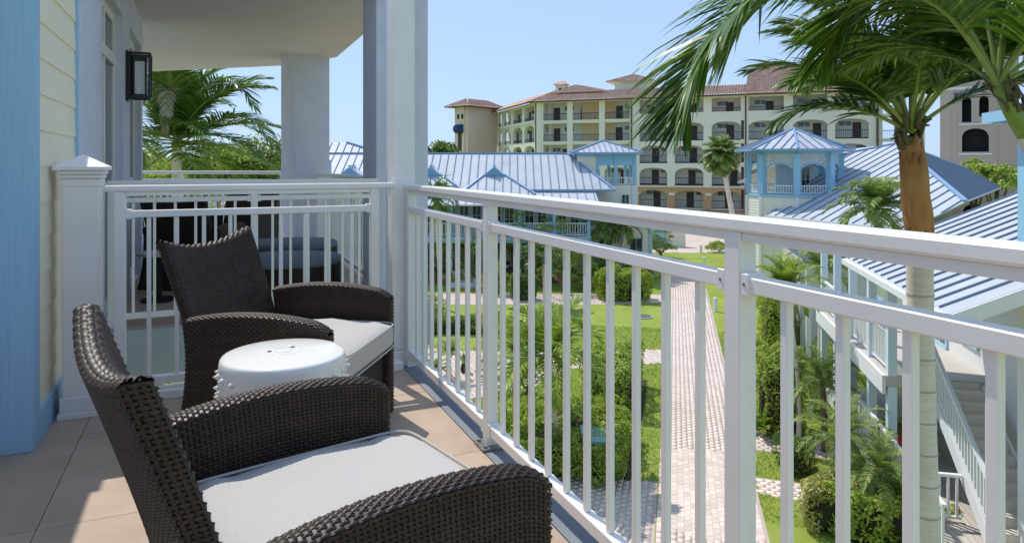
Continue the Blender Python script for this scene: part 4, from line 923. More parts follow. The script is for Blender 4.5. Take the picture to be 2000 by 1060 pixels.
deck_chair(nloc(10.4, -1.2, 3.3), SA+2, 'light blue slatted chair on upper veranda deck', M_hblue)
deck_chair(nloc(6.6, -1.2, .89), SA+1.6, 'red slatted chair on the ground veranda deck', M_red)
deck_chair(nloc(4.9, .45, 0), SA+2.2, 'light blue slatted chair on the ground left of pale palm trunk', M_hblue)
# ================================================================== HOTEL
Apt, Bpt = RF(3.5, 102), RF(45.3, 85.2)
ang_h = math.atan2(Bpt.y-Apt.y, Bpt.x-Apt.x)
HL = thing('hotel', 'large pale yellow five-storey hotel with arched galleries, orange base and terracotta tile roof', 'building', (Apt.x, Apt.y, 0), ang_h)
hd = Vector((math.cos(ang_h), math.sin(ang_h))); hn_ = Vector((-math.sin(ang_h), math.cos(ang_h)))
def ux(px, origin=Apt, d=hd):       # position along a facade at which a picture column meets it
    r = (px-1000)/FPX; D = Vector((r*CT+ST, -r*ST+CT)); o = Vector((origin.x, origin.y))
    det = D.x*(-d.y)+D.y*d.x; t = (o.x*(-d.y)+o.y*d.x)/det
    p = D*t; return (p-o).dot(d)
FLZ = [2.45+3.08*k for k in range(5)]
EAVE = 17.7
def gallery(parent, bays, u0, u1, z0, z1, op, wm, yb=2.2, depth=.45, back=None, rail=True, seed=0, door=True):
    """one storey of a gallery: wall with real openings, back wall, floor, doors, windows and railings.
    op(z) -> (bottom, spring, crown)"""
    rs = random.Random(seed); zb0, zs, zc = op
    w = MB()
    def pier(a, b):
        if b-a > .01: w.box(a, b, 0, depth, z0, z1)
    cur = u0
    for a, b in bays: pier(cur, a); cur = b
    pier(cur, u1)
    for a, b in bays:
        if zb0 > z0+.01: w.box(a, b, 0, depth, z0, zb0)
        m_ = 10 if zc > zs+.01 else 1; vs = []; fs = []
        for i in range(m_+1):
            x = a+(b-a)*i/m_; q = 2*i/m_-1; zz = zs+(zc-zs)*math.sqrt(max(0, 1-q*q)) if m_ > 1 else zs
            vs += [(x, 0, zz), (x, 0, z1), (x, depth, zz), (x, depth, z1)]
        for i in range(m_):
            c0 = 4*i; d0 = c0+4; fs += [(c0, d0, d0+1, c0+1), (c0+2, c0+3, d0+3, d0+2), (c0, c0+2, d0+2, d0)]
        w.add(vs, fs)
    w.build('gallery_wall', wm, parent)
    for i, (a, b) in enumerate(bays):
        bw = b-a
        if door:
            dx = a+bw*(.12+.5*rs.random()) if bw > 2.2 else a+.2
            dw = min(1.0, bw*.4)
            blk('door', parent, dx, dx+dw, yb-.05, yb-.003, z0, z0+2.15, M_door)
            if bw > 2.5:
                wx_ = a+bw*.15 if dx > a+bw*.4 else a+bw*.68
                blk('window', parent, wx_, wx_+.75, yb-.04, yb-.003, z0+1.75, z0+2.3, M_glass); blk('window', parent, wx_+.85, wx_+1.4, yb-.04, yb-.003, z0+1.75, z0+2.3, M_glass)
        if rail:
            zz = max(z0+.02, zb0); r_ = MB(); hh = 1.02 if zb0 < z0+.1 else .45
            r_.box(a, b, depth*.35, depth*.35+.06, zz+hh, zz+hh+.09).box(a, b, depth*.35, depth*.35+.05, zz+.08, zz+.13)
            k = a
            while k < b: r_.box(k, k+.035, depth*.37, depth*.37+.03, zz+.1, zz+hh); k += .24
            r_.build('railing', M_hrail, parent)
bayA = [(ux(a), ux(b)) for a, b in ((1061, 1110), (1117, 1172), (1181, 1230))]
bayM = [(ux(a), ux(b)) for a, b in ((1249, 1303), (1318, 1374), (1390, 1447))]
bayR = [(ux(a), ux(b)) for a, b in ((1462, 1531), (1549, 1616), (1631, 1697))]
uA, uM, uR, uE = ux(1234), ux(1239), ux(1456), ux(1714)
for k, z0 in enumerate(FLZ):
    z1 = z0+3.08 if k < 4 else EAVE
    wm = M_oran if k == 0 else M_hot
    if k > 1: gallery(HL, bayA, 0, uA, z0, z1, (z0, z0+2.72, z0+2.72), M_hot, seed=k)
    else: gallery(HL, bayA, 0, uA, z0, z1, (z0, z0+2.1, z0+2.5), wm, seed=k)
    arch = (z0, z0+1.75, z0+2.45) if k < 3 else ((z0, z0+1.9, z0+2.5) if k == 3 else (z0+.75, z0+2.62, z0+2.62))
    gallery(HL, bayM, uA, uR, z0, z1, arch, wm, seed=10+k)
    gallery(HL, bayR, uR, uE, z0, z1, arch, wm, seed=20+k)
    blk('floor_slab', HL, .05, uE-.05, .46, 2.19, z0-.22, z0-.001, M_hoti)
    blk('corridor_wall', HL, 0, uE, 2.2, 2.6, z0-.3, z1+.2, M_hoti)
    if k in (3, 4):
        blk('amber_wall', HL, bayA[1][0]+.9, bayA[1][1]+1.6, 2.05, 2.199, z0, z0+2.9, M_amber)
    if k == 0: blk('cornice', HL, uA, uE, -.12, -.002, z1-.22, z1-.02, M_hot)
    for j in range(3): blk('impost', HL, bayM[j][0]-.8 if j else uA, bayM[j][0]-.02, -.10, -.003, FLZ[0]+1.75, FLZ[0]+2.1, M_hot) if k == 0 else None
    if k > 0: blk('floor_band', HL, 0, uA, -.10, -.002, z0-.16, z0+.12, M_hot)
MB().box(0, uE, 2.61, 15, 0, EAVE).build('building_core', M_hot, HL)
MB().box(0, uE, 0, 2.6, 0, FLZ[0]-.3).build('plinth', M_oran, HL)
for px in (1047, 1233.5, 1456.5, 1713): u = ux(px); blk('drain_pipe', HL, u-.09, u+.09, -.16, -.02, 0, EAVE, M_eave)
for px in (1052, 1113.5, 1176, 1232): u = ux(px); blk('gallery_pier', HL, u-.42, u+.42, -.14, -.003, FLZ[2]-.2, EAVE-.1, M_hot) if px != 1232 else None
for k in range(4):      # narrow dark stair slot beside the pipe
    z0 = FLZ[k+1 if k else 0]; blk('stair_slot', HL, ux(1447.5), ux(1453), -.012, -.002, FLZ[k]+.1, FLZ[k]+2.6, M_door)
def tile_plane(parent, O, U, D, width, length, wl=None, taper=(0, 0), name='roof_tiles', pitch=.36, row=.42):
    """corrugated clay-tile slope: O eave start, U along the eave, D up the slope; taper shortens the top at both ends"""
    O, U, D = Vector(O), Vector(U).normalized(), Vector(D).normalized(); N = U.cross(D)
    if N.z < 0: N = -N
    nc = max(2, int(width/pitch)); nr = max(2, int(length/row)); V = []; F = []
    cols = nc*4+1
    for r_ in range(nr):
        for e in (0, 1):
            t = (r_+e)/nr; a = taper[0]*t; b = width-taper[1]*t
            for c_ in range(cols):
                u = width*c_/(cols-1); u = min(max(u, a), b)
                hgt = .075*math.sin(2*math.pi*c_/4.0)+(.05*(1-e))
                p = O+U*u+D*(length*t)+N*hgt; V.append(p)
    for r_ in range(nr):
        b0 = r_*2*cols
        for c_ in range(cols-1): F.append((b0+c_, b0+c_+1, b0+cols+c_+1, b0+cols+c_))
        if r_ < nr-1:
            for c_ in range(cols-1): F.append((b0+cols+c_, b0+cols+c_+1, b0+2*cols+c_+1, b0+2*cols+c_))
    o = MB().add(V, F).build(name, M_terra, parent, True); tag(o, kind='stuff'); return o
def hip_cap(parent, p, q): bar('hip_tile', parent, Vector(p)+Vector((0, 0, .1)), Vector(q)+Vector((0, 0, .1)), .34, .26, M_terra)
hrf = sub('roof', HL)
ov = 1.1
def slope_dir(pitch, axis): return axis*math.cos(pitch)+Vector((0, 0, math.sin(pitch)))
yb_ = Vector((0, 1, 0)); pitch_ = math.radians(24)
# left and middle strip
tile_plane(hrf, (-.9, -ov, EAVE), (1, 0, 0), slope_dir(math.radians(22), yb_), uR+.9, 4.6, taper=(3.2, 0))
blk('soffit', hrf, -.9, uE+.9, -ov+.02, .0, EAVE-.18, EAVE-.03, M_hot); blk('gutter', hrf, -.95, uE+.95, -ov-.12, -ov+.02, EAVE-.2, EAVE+.02, M_eave)
# high right hip
Lr = uE-uR+.9; up = slope_dir(math.radians(27), yb_); ln = 9.2
tile_plane(hrf, (uR, -ov, EAVE), (1, 0, 0), up, Lr, ln, taper=(0, 8.2))
pk = Vector((uR, -ov, EAVE))+up*ln
tile_plane(hrf, (uE+.9, -ov, EAVE), (0, 1, 0), slope_dir(math.radians(27), Vector((-1, 0, 0))), 16.4, ln, taper=(8.2, 8.2))
hip_cap(hrf, pk, pk+Vector((Lr-8.2, 0, 0))); hip_cap(hrf, (uE+.9, -ov, EAVE), pk+Vector((Lr-8.2, 0, 0)))
tile_plane(hrf, (uE+.9, 15, EAVE), (-1, 0, 0), slope_dir(math.radians(27), Vector((0, -1, 0))), Lr, ln, taper=(8.2, 0), pitch=.7)
MB().add([(uR, 3.2, EAVE), (uR, 12, EAVE), (uR, 7.5, pk.z-.3)], [(0, 1, 2)]).build('gable', M_hot, hrf)
# chimney and hip over the left corner
tile_plane(hrf, (2.2, 1.5, EAVE+1.4), (1, 0, 0), slope_dir(math.radians(20), yb_), 8.5, 4.6, taper=(2.2, 6.2)); 
cm = Vector((2.6, 4.6, 0)); ch_ = MB().box(cm.x-.75, cm.x+.75, cm.y-.75, cm.y+.75, EAVE, 20.6).box(cm.x-.9, cm.x+.9, cm.y-.9, cm.y+.9, 19.0, 19.15).build('chimney', M_hot, HL)
MB().add([(cm.x-1.1, cm.y-1.1, 20.6), (cm.x+1.1, cm.y-1.1, 20.6), (cm.x+1.1, cm.y+1.1, 20.6), (cm.x-1.1, cm.y+1.1, 20.6), (cm.x-.5, cm.y-.5, 21.15), (cm.x+.5, cm.y-.5, 21.15), (cm.x+.5, cm.y+.5, 21.15), (cm.x-.5, cm.y+.5, 21.15)], [(3, 2, 1, 0), (0, 1, 5, 4), (1, 2, 6, 5), (2, 3, 7, 6), (3, 0, 4, 7), (4, 5, 6, 7)]).build('chimney_cap', M_terra, ch_)
blk('chimney_opening', ch_, cm.x-.2, cm.x+.2, cm.y-.77, cm.y-.752, 19.5, 20.1, M_dark); blk('chimney_opening', ch_, cm.x-.77, cm.x-.752, cm.y-.2, cm.y+.2, 19.5, 20.1, M_dark)
# roof lantern tower behind the middle
u = ux(1220); tb = Vector((u, 6.5, 0)); MB().box(tb.x-2.4, tb.x+2.4, tb.y-2.4, tb.y+2.4, EAVE, 20.6).build('lantern_tower', M_hoti, HL)
for k in range(4):
    a = math.pi/2*k; d_ = Vector((math.cos(a), math.sin(a), 0)); n2 = Vector((-math.sin(a), math.cos(a), 0)); e_ = 3.5
    tile_plane(hrf, Vector((tb.x, tb.y, 20.6))-d_*e_-n2*e_, d_, slope_dir(math.radians(21), n2), 2*e_, e_/math.cos(math.radians(21)), taper=(e_, e_), pitch=.32)
MB().add([(tb.x-3.5, tb.y-3.5, 20.58), (tb.x+3.5, tb.y-3.5, 20.58), (tb.x+3.5, tb.y+3.5, 20.58), (tb.x-3.5, tb.y+3.5, 20.58), (tb.x-2.4, tb.y-2.4, 20.2), (tb.x+2.4, tb.y-2.4, 20.2), (tb.x+2.4, tb.y+2.4, 20.2), (tb.x-2.4, tb.y+2.4, 20.2)], [(0, 4, 5, 1), (1, 5, 6, 2), (2, 6, 7, 3), (3, 7, 4, 0)]).build('tower_soffit', M_hot, HL)
# ---------------- receding left wing with its own frame
Wp = RF(-2.9, 123); wd = Vector((Wp.x-Apt.x, Wp.y-Apt.y)); WL = wd.length; wd.normalize()
HW = thing('hotel_wing', 'sunlit cream hotel wing with arched openings receding left of the main front', 'building', (Wp.x, Wp.y, 0), math.atan2(-wd.y, -wd.x))
wo = Vector((Wp.x, Wp.y, 0)); wdir = -wd
bayW = [(ux(a, wo, wdir), ux(b, wo, wdir)) for a, b in ((973, 979.5), (984, 997.5), (1001.5, 1019.5), (1024, 1043.5))]
for k, z0 in enumerate(FLZ):
    z1 = z0+3.08 if k < 4 else EAVE
    op = (z0+.3, z0+2.5, z0+2.5) if k == 4 else (z0+.1, z0+1.9, z0+2.65)
    gallery(HW, bayW, 0, WL-.02, z0, z1, op, M_hot, seed=40+k, depth=.5, yb=2.2)
    blk('floor_slab', HW, .05, WL-.1, .51, 2.19, z0-.22, z0-.001, M_hoti); blk('corridor_wall', HW, 0, WL-.1, 2.2, 2.6, z0-.3, z1+.2, M_hoti)
blk('floor_band', HW, 0, WL-.02, -.25, -.003, FLZ[4]-.2, FLZ[4]+.2, M_hot)
MB().box(0, WL-.4, 2.61, 12, 0, EAVE).build('building_core', M_hot, HW)
wrf = sub('roof', HW); tile_plane(wrf, (-1.2, -1.1, EAVE), (1, 0, 0), slope_dir(math.radians(21), yb_), WL+2.2, 6.4, taper=(0, 4.0)); blk('gutter', wrf, -1.2, WL+.4, -1.22, -1.08, EAVE-.2, EAVE+.02, M_eave)
# ---------------- peach corner tower at far left
Tc = RF((914-1000)/FPX*116, 116); TR = RF((971-1000)/FPX*121.5, 121.5)
ta = math.atan2(TR.y-Tc.y, TR.x-Tc.x); TW = (TR-Tc).length
HT = thing('hotel_corner_tower', 'peach stucco corner tower with tile roof and blue awning at left of hotel', 'tower', (Tc.x, Tc.y, 0), ta)
MB().box(0, TW, 0, 3.2, 0, 18.2).build('wall', M_peach, HT)
MB().box(-.3, -.002, .6, 2.6, 0, 18.2).build('bay_strip', M_peach, HT)
for y in (.8, 1.8): blk('window', HT, -.33, -.301, y, y+.5, 16.2, 17.0, M_dark)
blk('window', HT, -.33, -.301, 1.2, 2.1, 9.6, 14.2, M_door); MB().tube([(-.5, .8, 14.5), (-.5, 2.4, 14.5)], .75, 10).build('awning', M_awn, HT, True)
blk('balcony', HT, -.9, -.301, .9, 2.4, 9.4, 9.9, M_hot); blk('balcony_rail', HT, -.9, -.32, .9, 2.4, 9.91, 10.7, M_peach)
trf = sub('roof', HT); zr = 18.3
for (p, d_, n2, L_, D_) in (((-1.4, -1.3), (1, 0), (0, 1), TW+2.8, 3.1), ((-1.4, 4.5), (0, -1), (1, 0), 5.8, 3.1), ((TW+1.4, -1.3), (0, 1), (-1, 0), 5.8, 3.1)):
    tile_plane(trf, (p[0], p[1], zr), (d_[0], d_[1], 0), slope_dir(math.radians(28), Vector((n2[0], n2[1], 0))), L_, D_, taper=(2.88, 2.88))
MB().box(-1.35, TW+1.3, -1.25, 4.4, 18.2, 18.32).build('soffit', M_eave, trf)
# ---------------- tower block at right, partly behind the palms
Dc = RF((1836-1000)/FPX*66, 66); DR = RF((1990-1000)/FPX*62.5, 62.5); da = math.atan2(DR.y-Dc.y, DR.x-Dc.x); DW = (DR-Dc).length
HD = thing('hotel_end_tower', 'pinkish beige hotel tower with arched windows at right behind the palms', 'tower', (Dc.x, Dc.y, 0), da)
cen = DW*.46
wins = [(cen-1.0, cen+1.0, 2.6, 4.6), (cen-1.0, cen+1.0, 6.2, 8.4), (cen-1.0, cen+1.0, 9.6, 11.9)]
wmb = MB()
def frontcell(a, b, z0, z1, oa, ob, oz, os_, oc):
    wmb.box(a, oa, 0, .5, z0, z1); wmb.box(ob, b, 0, .5, z0, z1); wmb.box(oa, ob, 0, .5, z0, oz); m_ = 10; vs = []; fs = []
    for i in range(m_+1):
        x = oa+(ob-oa)*i/m_; q = 2*i/m_-1; zz = os_+(oc-os_)*math.sqrt(max(0, 1-q*q)); vs += [(x, 0, zz), (x, 0, z1), (x, .5, zz), (x, .5, z1)]
    for i in range(m_): c0 = 4*i; d0 = c0+4; fs += [(c0, d0, d0+1, c0+1), (c0+2, c0+3, d0+3, d0+2), (c0, c0+2, d0+2, d0)]
    wmb.add(vs, fs)
frontcell(0, DW, 0, 5.6, cen-1.0, cen+1.0, 2.6, 4.0, 4.7)
frontcell(0, DW, 5.6, 9.2, cen-1.05, cen+1.05, 6.6, 8.1, 8.8)
frontcell(0, DW, 9.2, 12.0, cen-1.05, cen+1.05, 9.6, 11.1, 11.8)
frontcell(0, cen+.1, 12.0, 15.6, cen-1.05, cen-.3, 12.4, 14.4, 14.8); frontcell(cen+.1, DW, 12.0, 15.6, cen+.3, cen+1.05, 12.9, 14.4, 14.8)
frontcell(0, DW, 15.6, 19.4, cen-.6, cen+.6, 16.3, 16.9, 17.7)
M_pink = mat('hotel_pink_beige_stucco', lin(.52, .40, .33), lin(.48, .37, .30), rough=.9, scale=.5, blotch=(lin(.44, .34, .28), .2, .3))
wmb.build('wall', M_pink, HD); MB().box(0, DW, 1.2, 7, 0, 19.4).build('dark_interior', M_dark, HD); MB().box(0, .5, .5, 7.2, 0, 19.4).box(DW-.5, DW, .5, 7.2, 0, 19.4).build('side_wall', M_pink, HD)
for (a, b, z_) in ((cen-1.3, cen+1.3, 6.45), (cen-1.3, cen+1.3, 9.45), (cen-1.3, cen+1.3, 12.25)): blk('sill', HD, a, b, -.12, -.003, z_-.12, z_+.02, M_hoti)
blk('cornice', HD, -.1, DW+.1, -.1, -.003, 15.5, 15.75, M_hoti)
for u_ in (.9, cen*.48, DW-1.6): blk('joint', HD, u_, u_+.06, -.03, -.002, 0, 15.4, M_pink)
drf = sub('roof', HD); tile_plane(drf, (-1, -1, 19.4), (1, 0, 0), slope_dir(math.radians(23), yb_), DW+2, 5.2, taper=(4.2, 4.2)); tile_plane(drf, (-1, 8.2, 19.4), (0, -1, 0), slope_dir(math.radians(23), Vector((1, 0, 0))), 9.2, 5, taper=(4.2, 4.2)); MB().box(-1, DW+1, -1, 8, 19.3, 19.42).build('soffit', M_eave, drf)
# open link between hotel and tower
Lk = RF((1717-1000)/FPX*86, 86)
HK = thing('hotel_link_gallery', 'narrow open stair gallery between the hotel front and the beige tower', 'building', (Lk.x, Lk.y, 0), ang_h)
for k, z0 in enumerate(FLZ+[17.9]): blk('floor_slab', HK, 0, 5.0, 0, 2.5, z0-.35, z0, M_hot)
for x in (0, 2.6, 4.6): blk('pier', HK, x, x+.4, .1, .6, 0, 17.5, M_hot); blk('pier', HK, x, x+.4, 1.9, 2.4, 0, 17.5, M_hot)
MB().box(1.9, 2.6, .7, 1.8, 0, 17.5).build('stair_core', M_door, HK)
for z0 in FLZ: r_ = MB().box(.4, 2.6, .2, .26, z0+.95, z0+1.03); [r_.box(.4+.25*q, .43+.25*q, .21, .25, z0, z0+.95) for q in range(9)]; r_.build('railing', M_hrail, HK)
# low building and cream walls by the plaza
pw_ = thing('plaza_wall', 'low cream garden wall with blue gate by the plaza', 'wall', RF(14.5, 70), -TH)
MB().box(-2.0, 3.2, 0, .4, 0, 1.9).build('wall', M_cream, pw_); MB().box(-.3, 1.2, -.1, -.01, 0, 1.7).build('gate', M_trimb, pw_); MB().box(-2.1, 3.3, -.1, .5, 1.9, 2.05).build('coping', M_hwhite, pw_)

# ================================================================== PALMS AND TREES
UP = Vector((0, 0, 1))
def catmull(P, n):
    P = np.array(P, float); P = np.vstack([2*P[0]-P[1], P, 2*P[-1]-P[-2]]); out = []
    segs = len(P)-3
    for i in range(n+1):
        t = i/n*segs; k = min(int(t), segs-1); t -= k; p0, p1, p2, p3 = P[k:k+4]
        out.append(.5*((2*p1)+(-p0+p2)*t+(2*p0-5*p1+4*p2-p3)*t*t+(-p0+3*p1-3*p2+p3)*t**3))
    return np.array(out)
def frond_mesh(ctrl, nl, Lmax, wid, hang, seed, lm, r0=.02, u0=.10, vee=.25, fwd=.45, ref=None, hfade=0.0, tipshape=.62, mats=None):
    """rachis with leaflets on both sides; leaflets sag under their own weight"""
    rs = np.random.RandomState(seed); C = catmull(ctrl, 36); n = len(C)
    T = np.gradient(C, axis=0); T /= np.linalg.norm(T, axis=1)[:, None]
    side = np.cross(T, [0, 0, 1.0]); bad = np.linalg.norm(side, axis=1) < .15
    rf_ = np.array(ref if ref is not None else side[0] if not bad[0] else [1, 0, 0], float)
    S = np.where(bad[:, None], rf_, side); S /= np.linalg.norm(S, axis=1)[:, None]
    for i in range(1, n):
        if S[i]@S[i-1] < 0: S[i] *= -1
    for i in range(1, n): S[i] = S[i-1]*.5+S[i]*.5; S[i] -= T[i]*(S[i]@T[i]); S[i] /= np.linalg.norm(S[i])
    Nn = np.cross(S, T)
    mb = MB(); mb.tube([Vector(p) for p in C], [r0*(1-.85*i/(n-1)) for i in range(n)], 6, mi=1)
    V = []; F = []; b = len(mb.v)
    for i in range(nl):
        u = u0+(1-u0)*(i+rs.uniform(-.3, .3))/nl; u = min(max(u, 0), 1); x = u*(n-1); k = min(int(x), n-2); t = x-k
        p = C[k]*(1-t)+C[k+1]*t; tg = T[k]; s = S[k]; nn = Nn[k]
        L = Lmax*max(.12, math.sin(math.pi*(.16+.80*u)))**tipshape*rs.uniform(.85, 1.1)
        for sg in (-1, 1):
            d = s*sg*(1-.45*u)+tg*(fwd+.55*u)+nn*(vee+rs.normal(0, .10))+rs.normal(0, .06, 3); d /= np.linalg.norm(d)
            pts = [p]; cur = p.copy(); dd = d.copy(); m_ = 4
            for j in range(m_):
                dd = dd+np.array([0, 0, -1.0])*hang*(1-hfade*u)*(.25+.35*j)*rs.uniform(.8, 1.2); dd /= np.linalg.norm(dd); cur = cur+dd*L/m_; pts.append(cur)
            wv = np.cross(d, nn); wv /= np.linalg.norm(wv)+1e-9; wv = wv+nn*rs.normal(0, .35); wv /= np.linalg.norm(wv)
            prof = (.45, 1, .95, .65, .04)
            for q, w_ in zip(pts, prof): V += [q-wv*wid*w_*.5, q+wv*wid*w_*.5]
            for j in range(m_): F.append((b, b+1, b+3, b+2)); b += 2
            b += 2
    mb.v += [tuple(v) for v in V]; mb.f += [list(f) for f in F]; mb.mi += [0]*len(F)
    return mb.mesh('frond', mats or [lm, M_rach], False)
def arc(az, el, L, droop, base=(0, 0, 0), bend=0.0, n=6):
    """control points of a rachis leaving at azimuth/elevation and arching over"""
    p = np.array(base, float); e = el; a = az; out = [p.copy()]
    for i in range(n):
        out.append(p.copy()) if False else None
        p = p+np.array([math.cos(a)*math.cos(e), math.sin(a)*math.cos(e), math.sin(e)])*L/n; e -= droop/n*(.4+1.2*i/n); a += bend/n; out.append(p.copy())
    return out
def palm(name, label, base, crown, trunk_r, nf, L, lm, nl=34, lw=.035, lmax=.5, hang=.14, seed=1, el=(80, -20), droop=1.5, group=None, bark=None, bulge=1.25, lean=None, shaft=0.0, wind=None, r0=.02, rings=True, cat='palm tree', skirt=0):
    rs = random.Random(seed); base, crown = Vector(base), Vector(crown)
    t = thing(name, label, cat, base, 0, group); c = crown-base; H_ = c.length
    pts = []; rad = []; n = max(8, int(H_/.16)) if rings else 10
    for i in range(n+1):
        q = i/n; w_ = 4*q*(1-q)*(lean or .0); p = c*q+Vector((w_, -w_*.6, 0)); r_ = trunk_r*(bulge-(bulge-1)*min(1, q*4))*(1-.22*q)
        pts.append(p); rad.append(r_*(1.035 if i % 2 == 0 and rings else 1)*(1+.02*math.sin(i*2.1)))
    MB().tube(pts, rad, 14).build('trunk', bark or M_bark, t, True)
    if shaft: MB().tube([c-Vector((0, 0, shaft*.1)), c+Vector((.01, 0, shaft*.35)), c+Vector((.0, .01, shaft*.75)), c+Vector((0, 0, shaft))], [trunk_r*.86, trunk_r*.9, trunk_r*.6, trunk_r*.3], 12).build('crownshaft', M_shaft, t, True)
    for i in range(nf):
        q = i/max(1, nf-1); e = math.radians(el[0]+(el[1]-el[0])*q+rs.uniform(-6, 6)); a = i*2.399+rs.uniform(-.2, .2)
        LL = L*rs.uniform(.85, 1.1)*(.8+.2*min(1, q*2.5)); bd = rs.uniform(-.3, .3)
        if wind is not None: dlt = math.atan2(math.sin(wind-a), math.cos(wind-a)); bd += .55*dlt; e += .12*abs(dlt)
        ctrl = arc(a, e, LL, droop*rs.uniform(.8, 1.2), tuple(c+Vector((0, 0, shaft*.85))), bd)
        me = frond_mesh(ctrl, nl, lmax, lw, hang, seed*50+i, lm, r0=r0); link('frond', me, t)
    for i in range(skirt):
        a = i*2.4+.7; ctrl = arc(a, math.radians(-35), L*.7, .9, tuple(c), 0); link('dry_frond', frond_mesh(ctrl, nl//2, lmax*.7, lw*.8, .3, seed*50+90+i, L_dry, r0=r0), t)
    return t
# --- tall palm with peeling orange sheath, right of centre
P1b, P1c = at(1812, 1060, 7.0), at(1795, 452, 7.0)
gb = Vector((P1b.x+.15, P1b.y, 0)); p1 = thing('palm_tree', 'tall palm with pale ringed trunk and peeling orange-brown sheath, right of centre', 'palm tree', gb)
pts, rad = [], []; n = 72
for i in range(n+1):
    q = i/n; p = gb.lerp(P1c, q)+Vector((.10*math.sin(q*5)*(1-q), 0, 0)); pts.append(p-gb); rad.append(.122*(1.25-.25*min(1, q*3))*(1.03 if i % 3 == 0 else 1))
MB().tube(pts, rad, 20).build('trunk', M_bark, p1, True)
for i in range(15, 70, 3): MB().tube([pts[i]-Vector((0, 0, .008)), pts[i]+Vector((0, 0, .008))], rad[i]*1.028, 20, cap=False).build('leaf_scar_ring', M_ring, p1, True)
S0, S1, S2_, S3 = P1c-gb, at(1792, 390, 7.0)-gb, at(1785, 330, 7.0)-gb, at(1779, 268, 7.0)-gb
MB().tube([S0-Vector((0, 0, .05)), S0.lerp(S1, .5), S1, S2_, S3], [.118, .112, .105, .088, .07], 18).build('crownshaft', M_shaft, p1, True)
def sheath(ctr, rads, a0, a1, matl, name, twist=.0, flare=.0):
    mb = MB(); m_ = 14; V = []; F = []; n_ = len(ctr)
    for i, (c_, r_) in enumerate(zip(ctr, rads)):
        for k in range(m_+1):
            a = math.radians(a0+(a1-a0)*k/m_)+twist*i; rr = r_*(1+flare*abs(2*k/m_-1)**3*(i/(n_-1))+.03*math.sin(5*a+i)); V.append((c_.x+rr*math.cos(a), c_.y+rr*math.sin(a), c_.z+(.07*math.sin(1.3*k+i) if i in (0, n_-1) else 0)))
    for i in range(n_-1):
        for k in range(m_): b0 = i*(m_+1)+k; F.append((b0, b0+1, b0+m_+2, b0+m_+1))
    o = mb.add(V, F).build(name, matl, p1, True); sm = o.modifiers.new('thick', 'SOLIDIFY'); sm.thickness = .008; return o
cs = [S0.lerp(S3, q)+Vector((0, 0, -.02)) for q in np.linspace(0, 1.0, 11)]
sheath(cs, [.130, .131, .130, .127, .125, .122, .118, .112, .106, .098, .092], 112, 272, M_sheath, 'orange_sheath', twist=.075, flare=.20)
sheath(cs[:9], [.134, .137, .138, .137, .134, .130, .125, .119, .113], 196, 300, M_sheath, 'orange_sheath', twist=-.10, flare=.16)
fb = MB(); rs_ = random.Random(4)
for k in range(26):
    a = rs_.uniform(0, 6.28); z_ = rs_.uniform(-.10, .16); r_ = .085+rs_.uniform(0, .03); b_ = S3+Vector((r_*.8*math.cos(a), r_*.8*math.sin(a), z_-.05)); fb.tube([b_, b_+Vector((.05*math.cos(a), .05*math.sin(a), .09+rs_.uniform(0, .08))), b_+Vector((.11*math.cos(a), .11*math.sin(a), .13+rs_.uniform(-.05, .1)))], [.03, .024, .008], 6)
fb.build('leaf_base_stubs', M_fibre, p1, True)
top1 = S3+Vector((0, 0, .05))
camR = Vector((CT, -ST, 0)); camF = Vector((ST, CT, 0))
azR = math.atan2(camR.y, camR.x)
fr1 = [(190, 60, 1.6, 1.6), (160, 76, 1.8, 1.3), (135, 66, 1.9, 1.4), (35, 75, 1.7, 1.3), (-35, 62, 1.6, 1.5), (80, 52, 1.7, 1.5), (172, 62, 1.75, 1.5), (150, 48, 1.8, 1.5), (95, 70, 1.5, 1.2), (60, 60, 1.7, 1.5), (20, 58, 1.7, 1.6), (-10, 40, 1.6, 1.7), (200, 42, 1.65, 1.7), (-60, 55, 1.6, 1.5), (-110, 60, 1.6, 1.4), (110, 45, 1.6, 1.5), (178, 28, 1.4, 1.6), (8, 72, 1.8, 1.3)]
for i, (az, el_, L_, dr) in enumerate(fr1):
    me = frond_mesh(arc(azR+math.radians(az), math.radians(el_), L_*1.05, dr, tuple(top1)), 74, .56, .034, .15, 700+i, L_palmd if i % 3 else L_palm, r0=.024, u0=.26, vee=.12); link('frond', me, p1)
# --- nearer palm at the right edge whose long frond sweeps across the top
P2c = at(1962, 178, 5.0); P2b = Vector((P2c.x+1.15, P2c.y-.55, 0)); p2 = thing('palm_tree', 'leaning palm at right edge with long frond arching across the sky', 'palm tree', P2b)
tp = [Vector((0, 0, 0)), Vector((-.05, .02, 3.0)), Vector((-.25, .1, 5.8)), (at(2060, 400, 5.0)-P2b), (at(2003, 262, 5.0)-P2b)]
cm_ = catmull([tuple(v) for v in tp], 60); MB().tube([Vector(v) for v in cm_], [.085-.025*i/60+(.003 if i % 2 else 0) for i in range(61)], 14).build('trunk', M_bark, p2, True)
q0, q1, q2 = at(2004, 264, 5.0)-P2b, at(1975, 215, 5.0)-P2b, at(1948, 168, 5.0)-P2b
MB().tube([q0, q0.lerp(q1, .5), q1, q1.lerp(q2, .5), q2], [.062, .060, .055, .046, .034], 14).build('crownshaft', M_shaft, p2, True)
fb = MB()
for k in range(30):
    a = rs_.uniform(0, 6.28); b_ = q1.lerp(q2, rs_.uniform(-.3, .7)); o_ = Vector((math.cos(a), math.sin(a)*.7, .35))*.075; fb.tube([b_+o_*.6, b_+o_*1.25+Vector((0, 0, .04)), b_+o_*1.7+(q2-q1)*.55], [.020, .015, .004], 5)
fb.build('leaf_base_stubs', M_fibre, p2, True)
def rel(*a): return tuple(at(*a)-P2b)
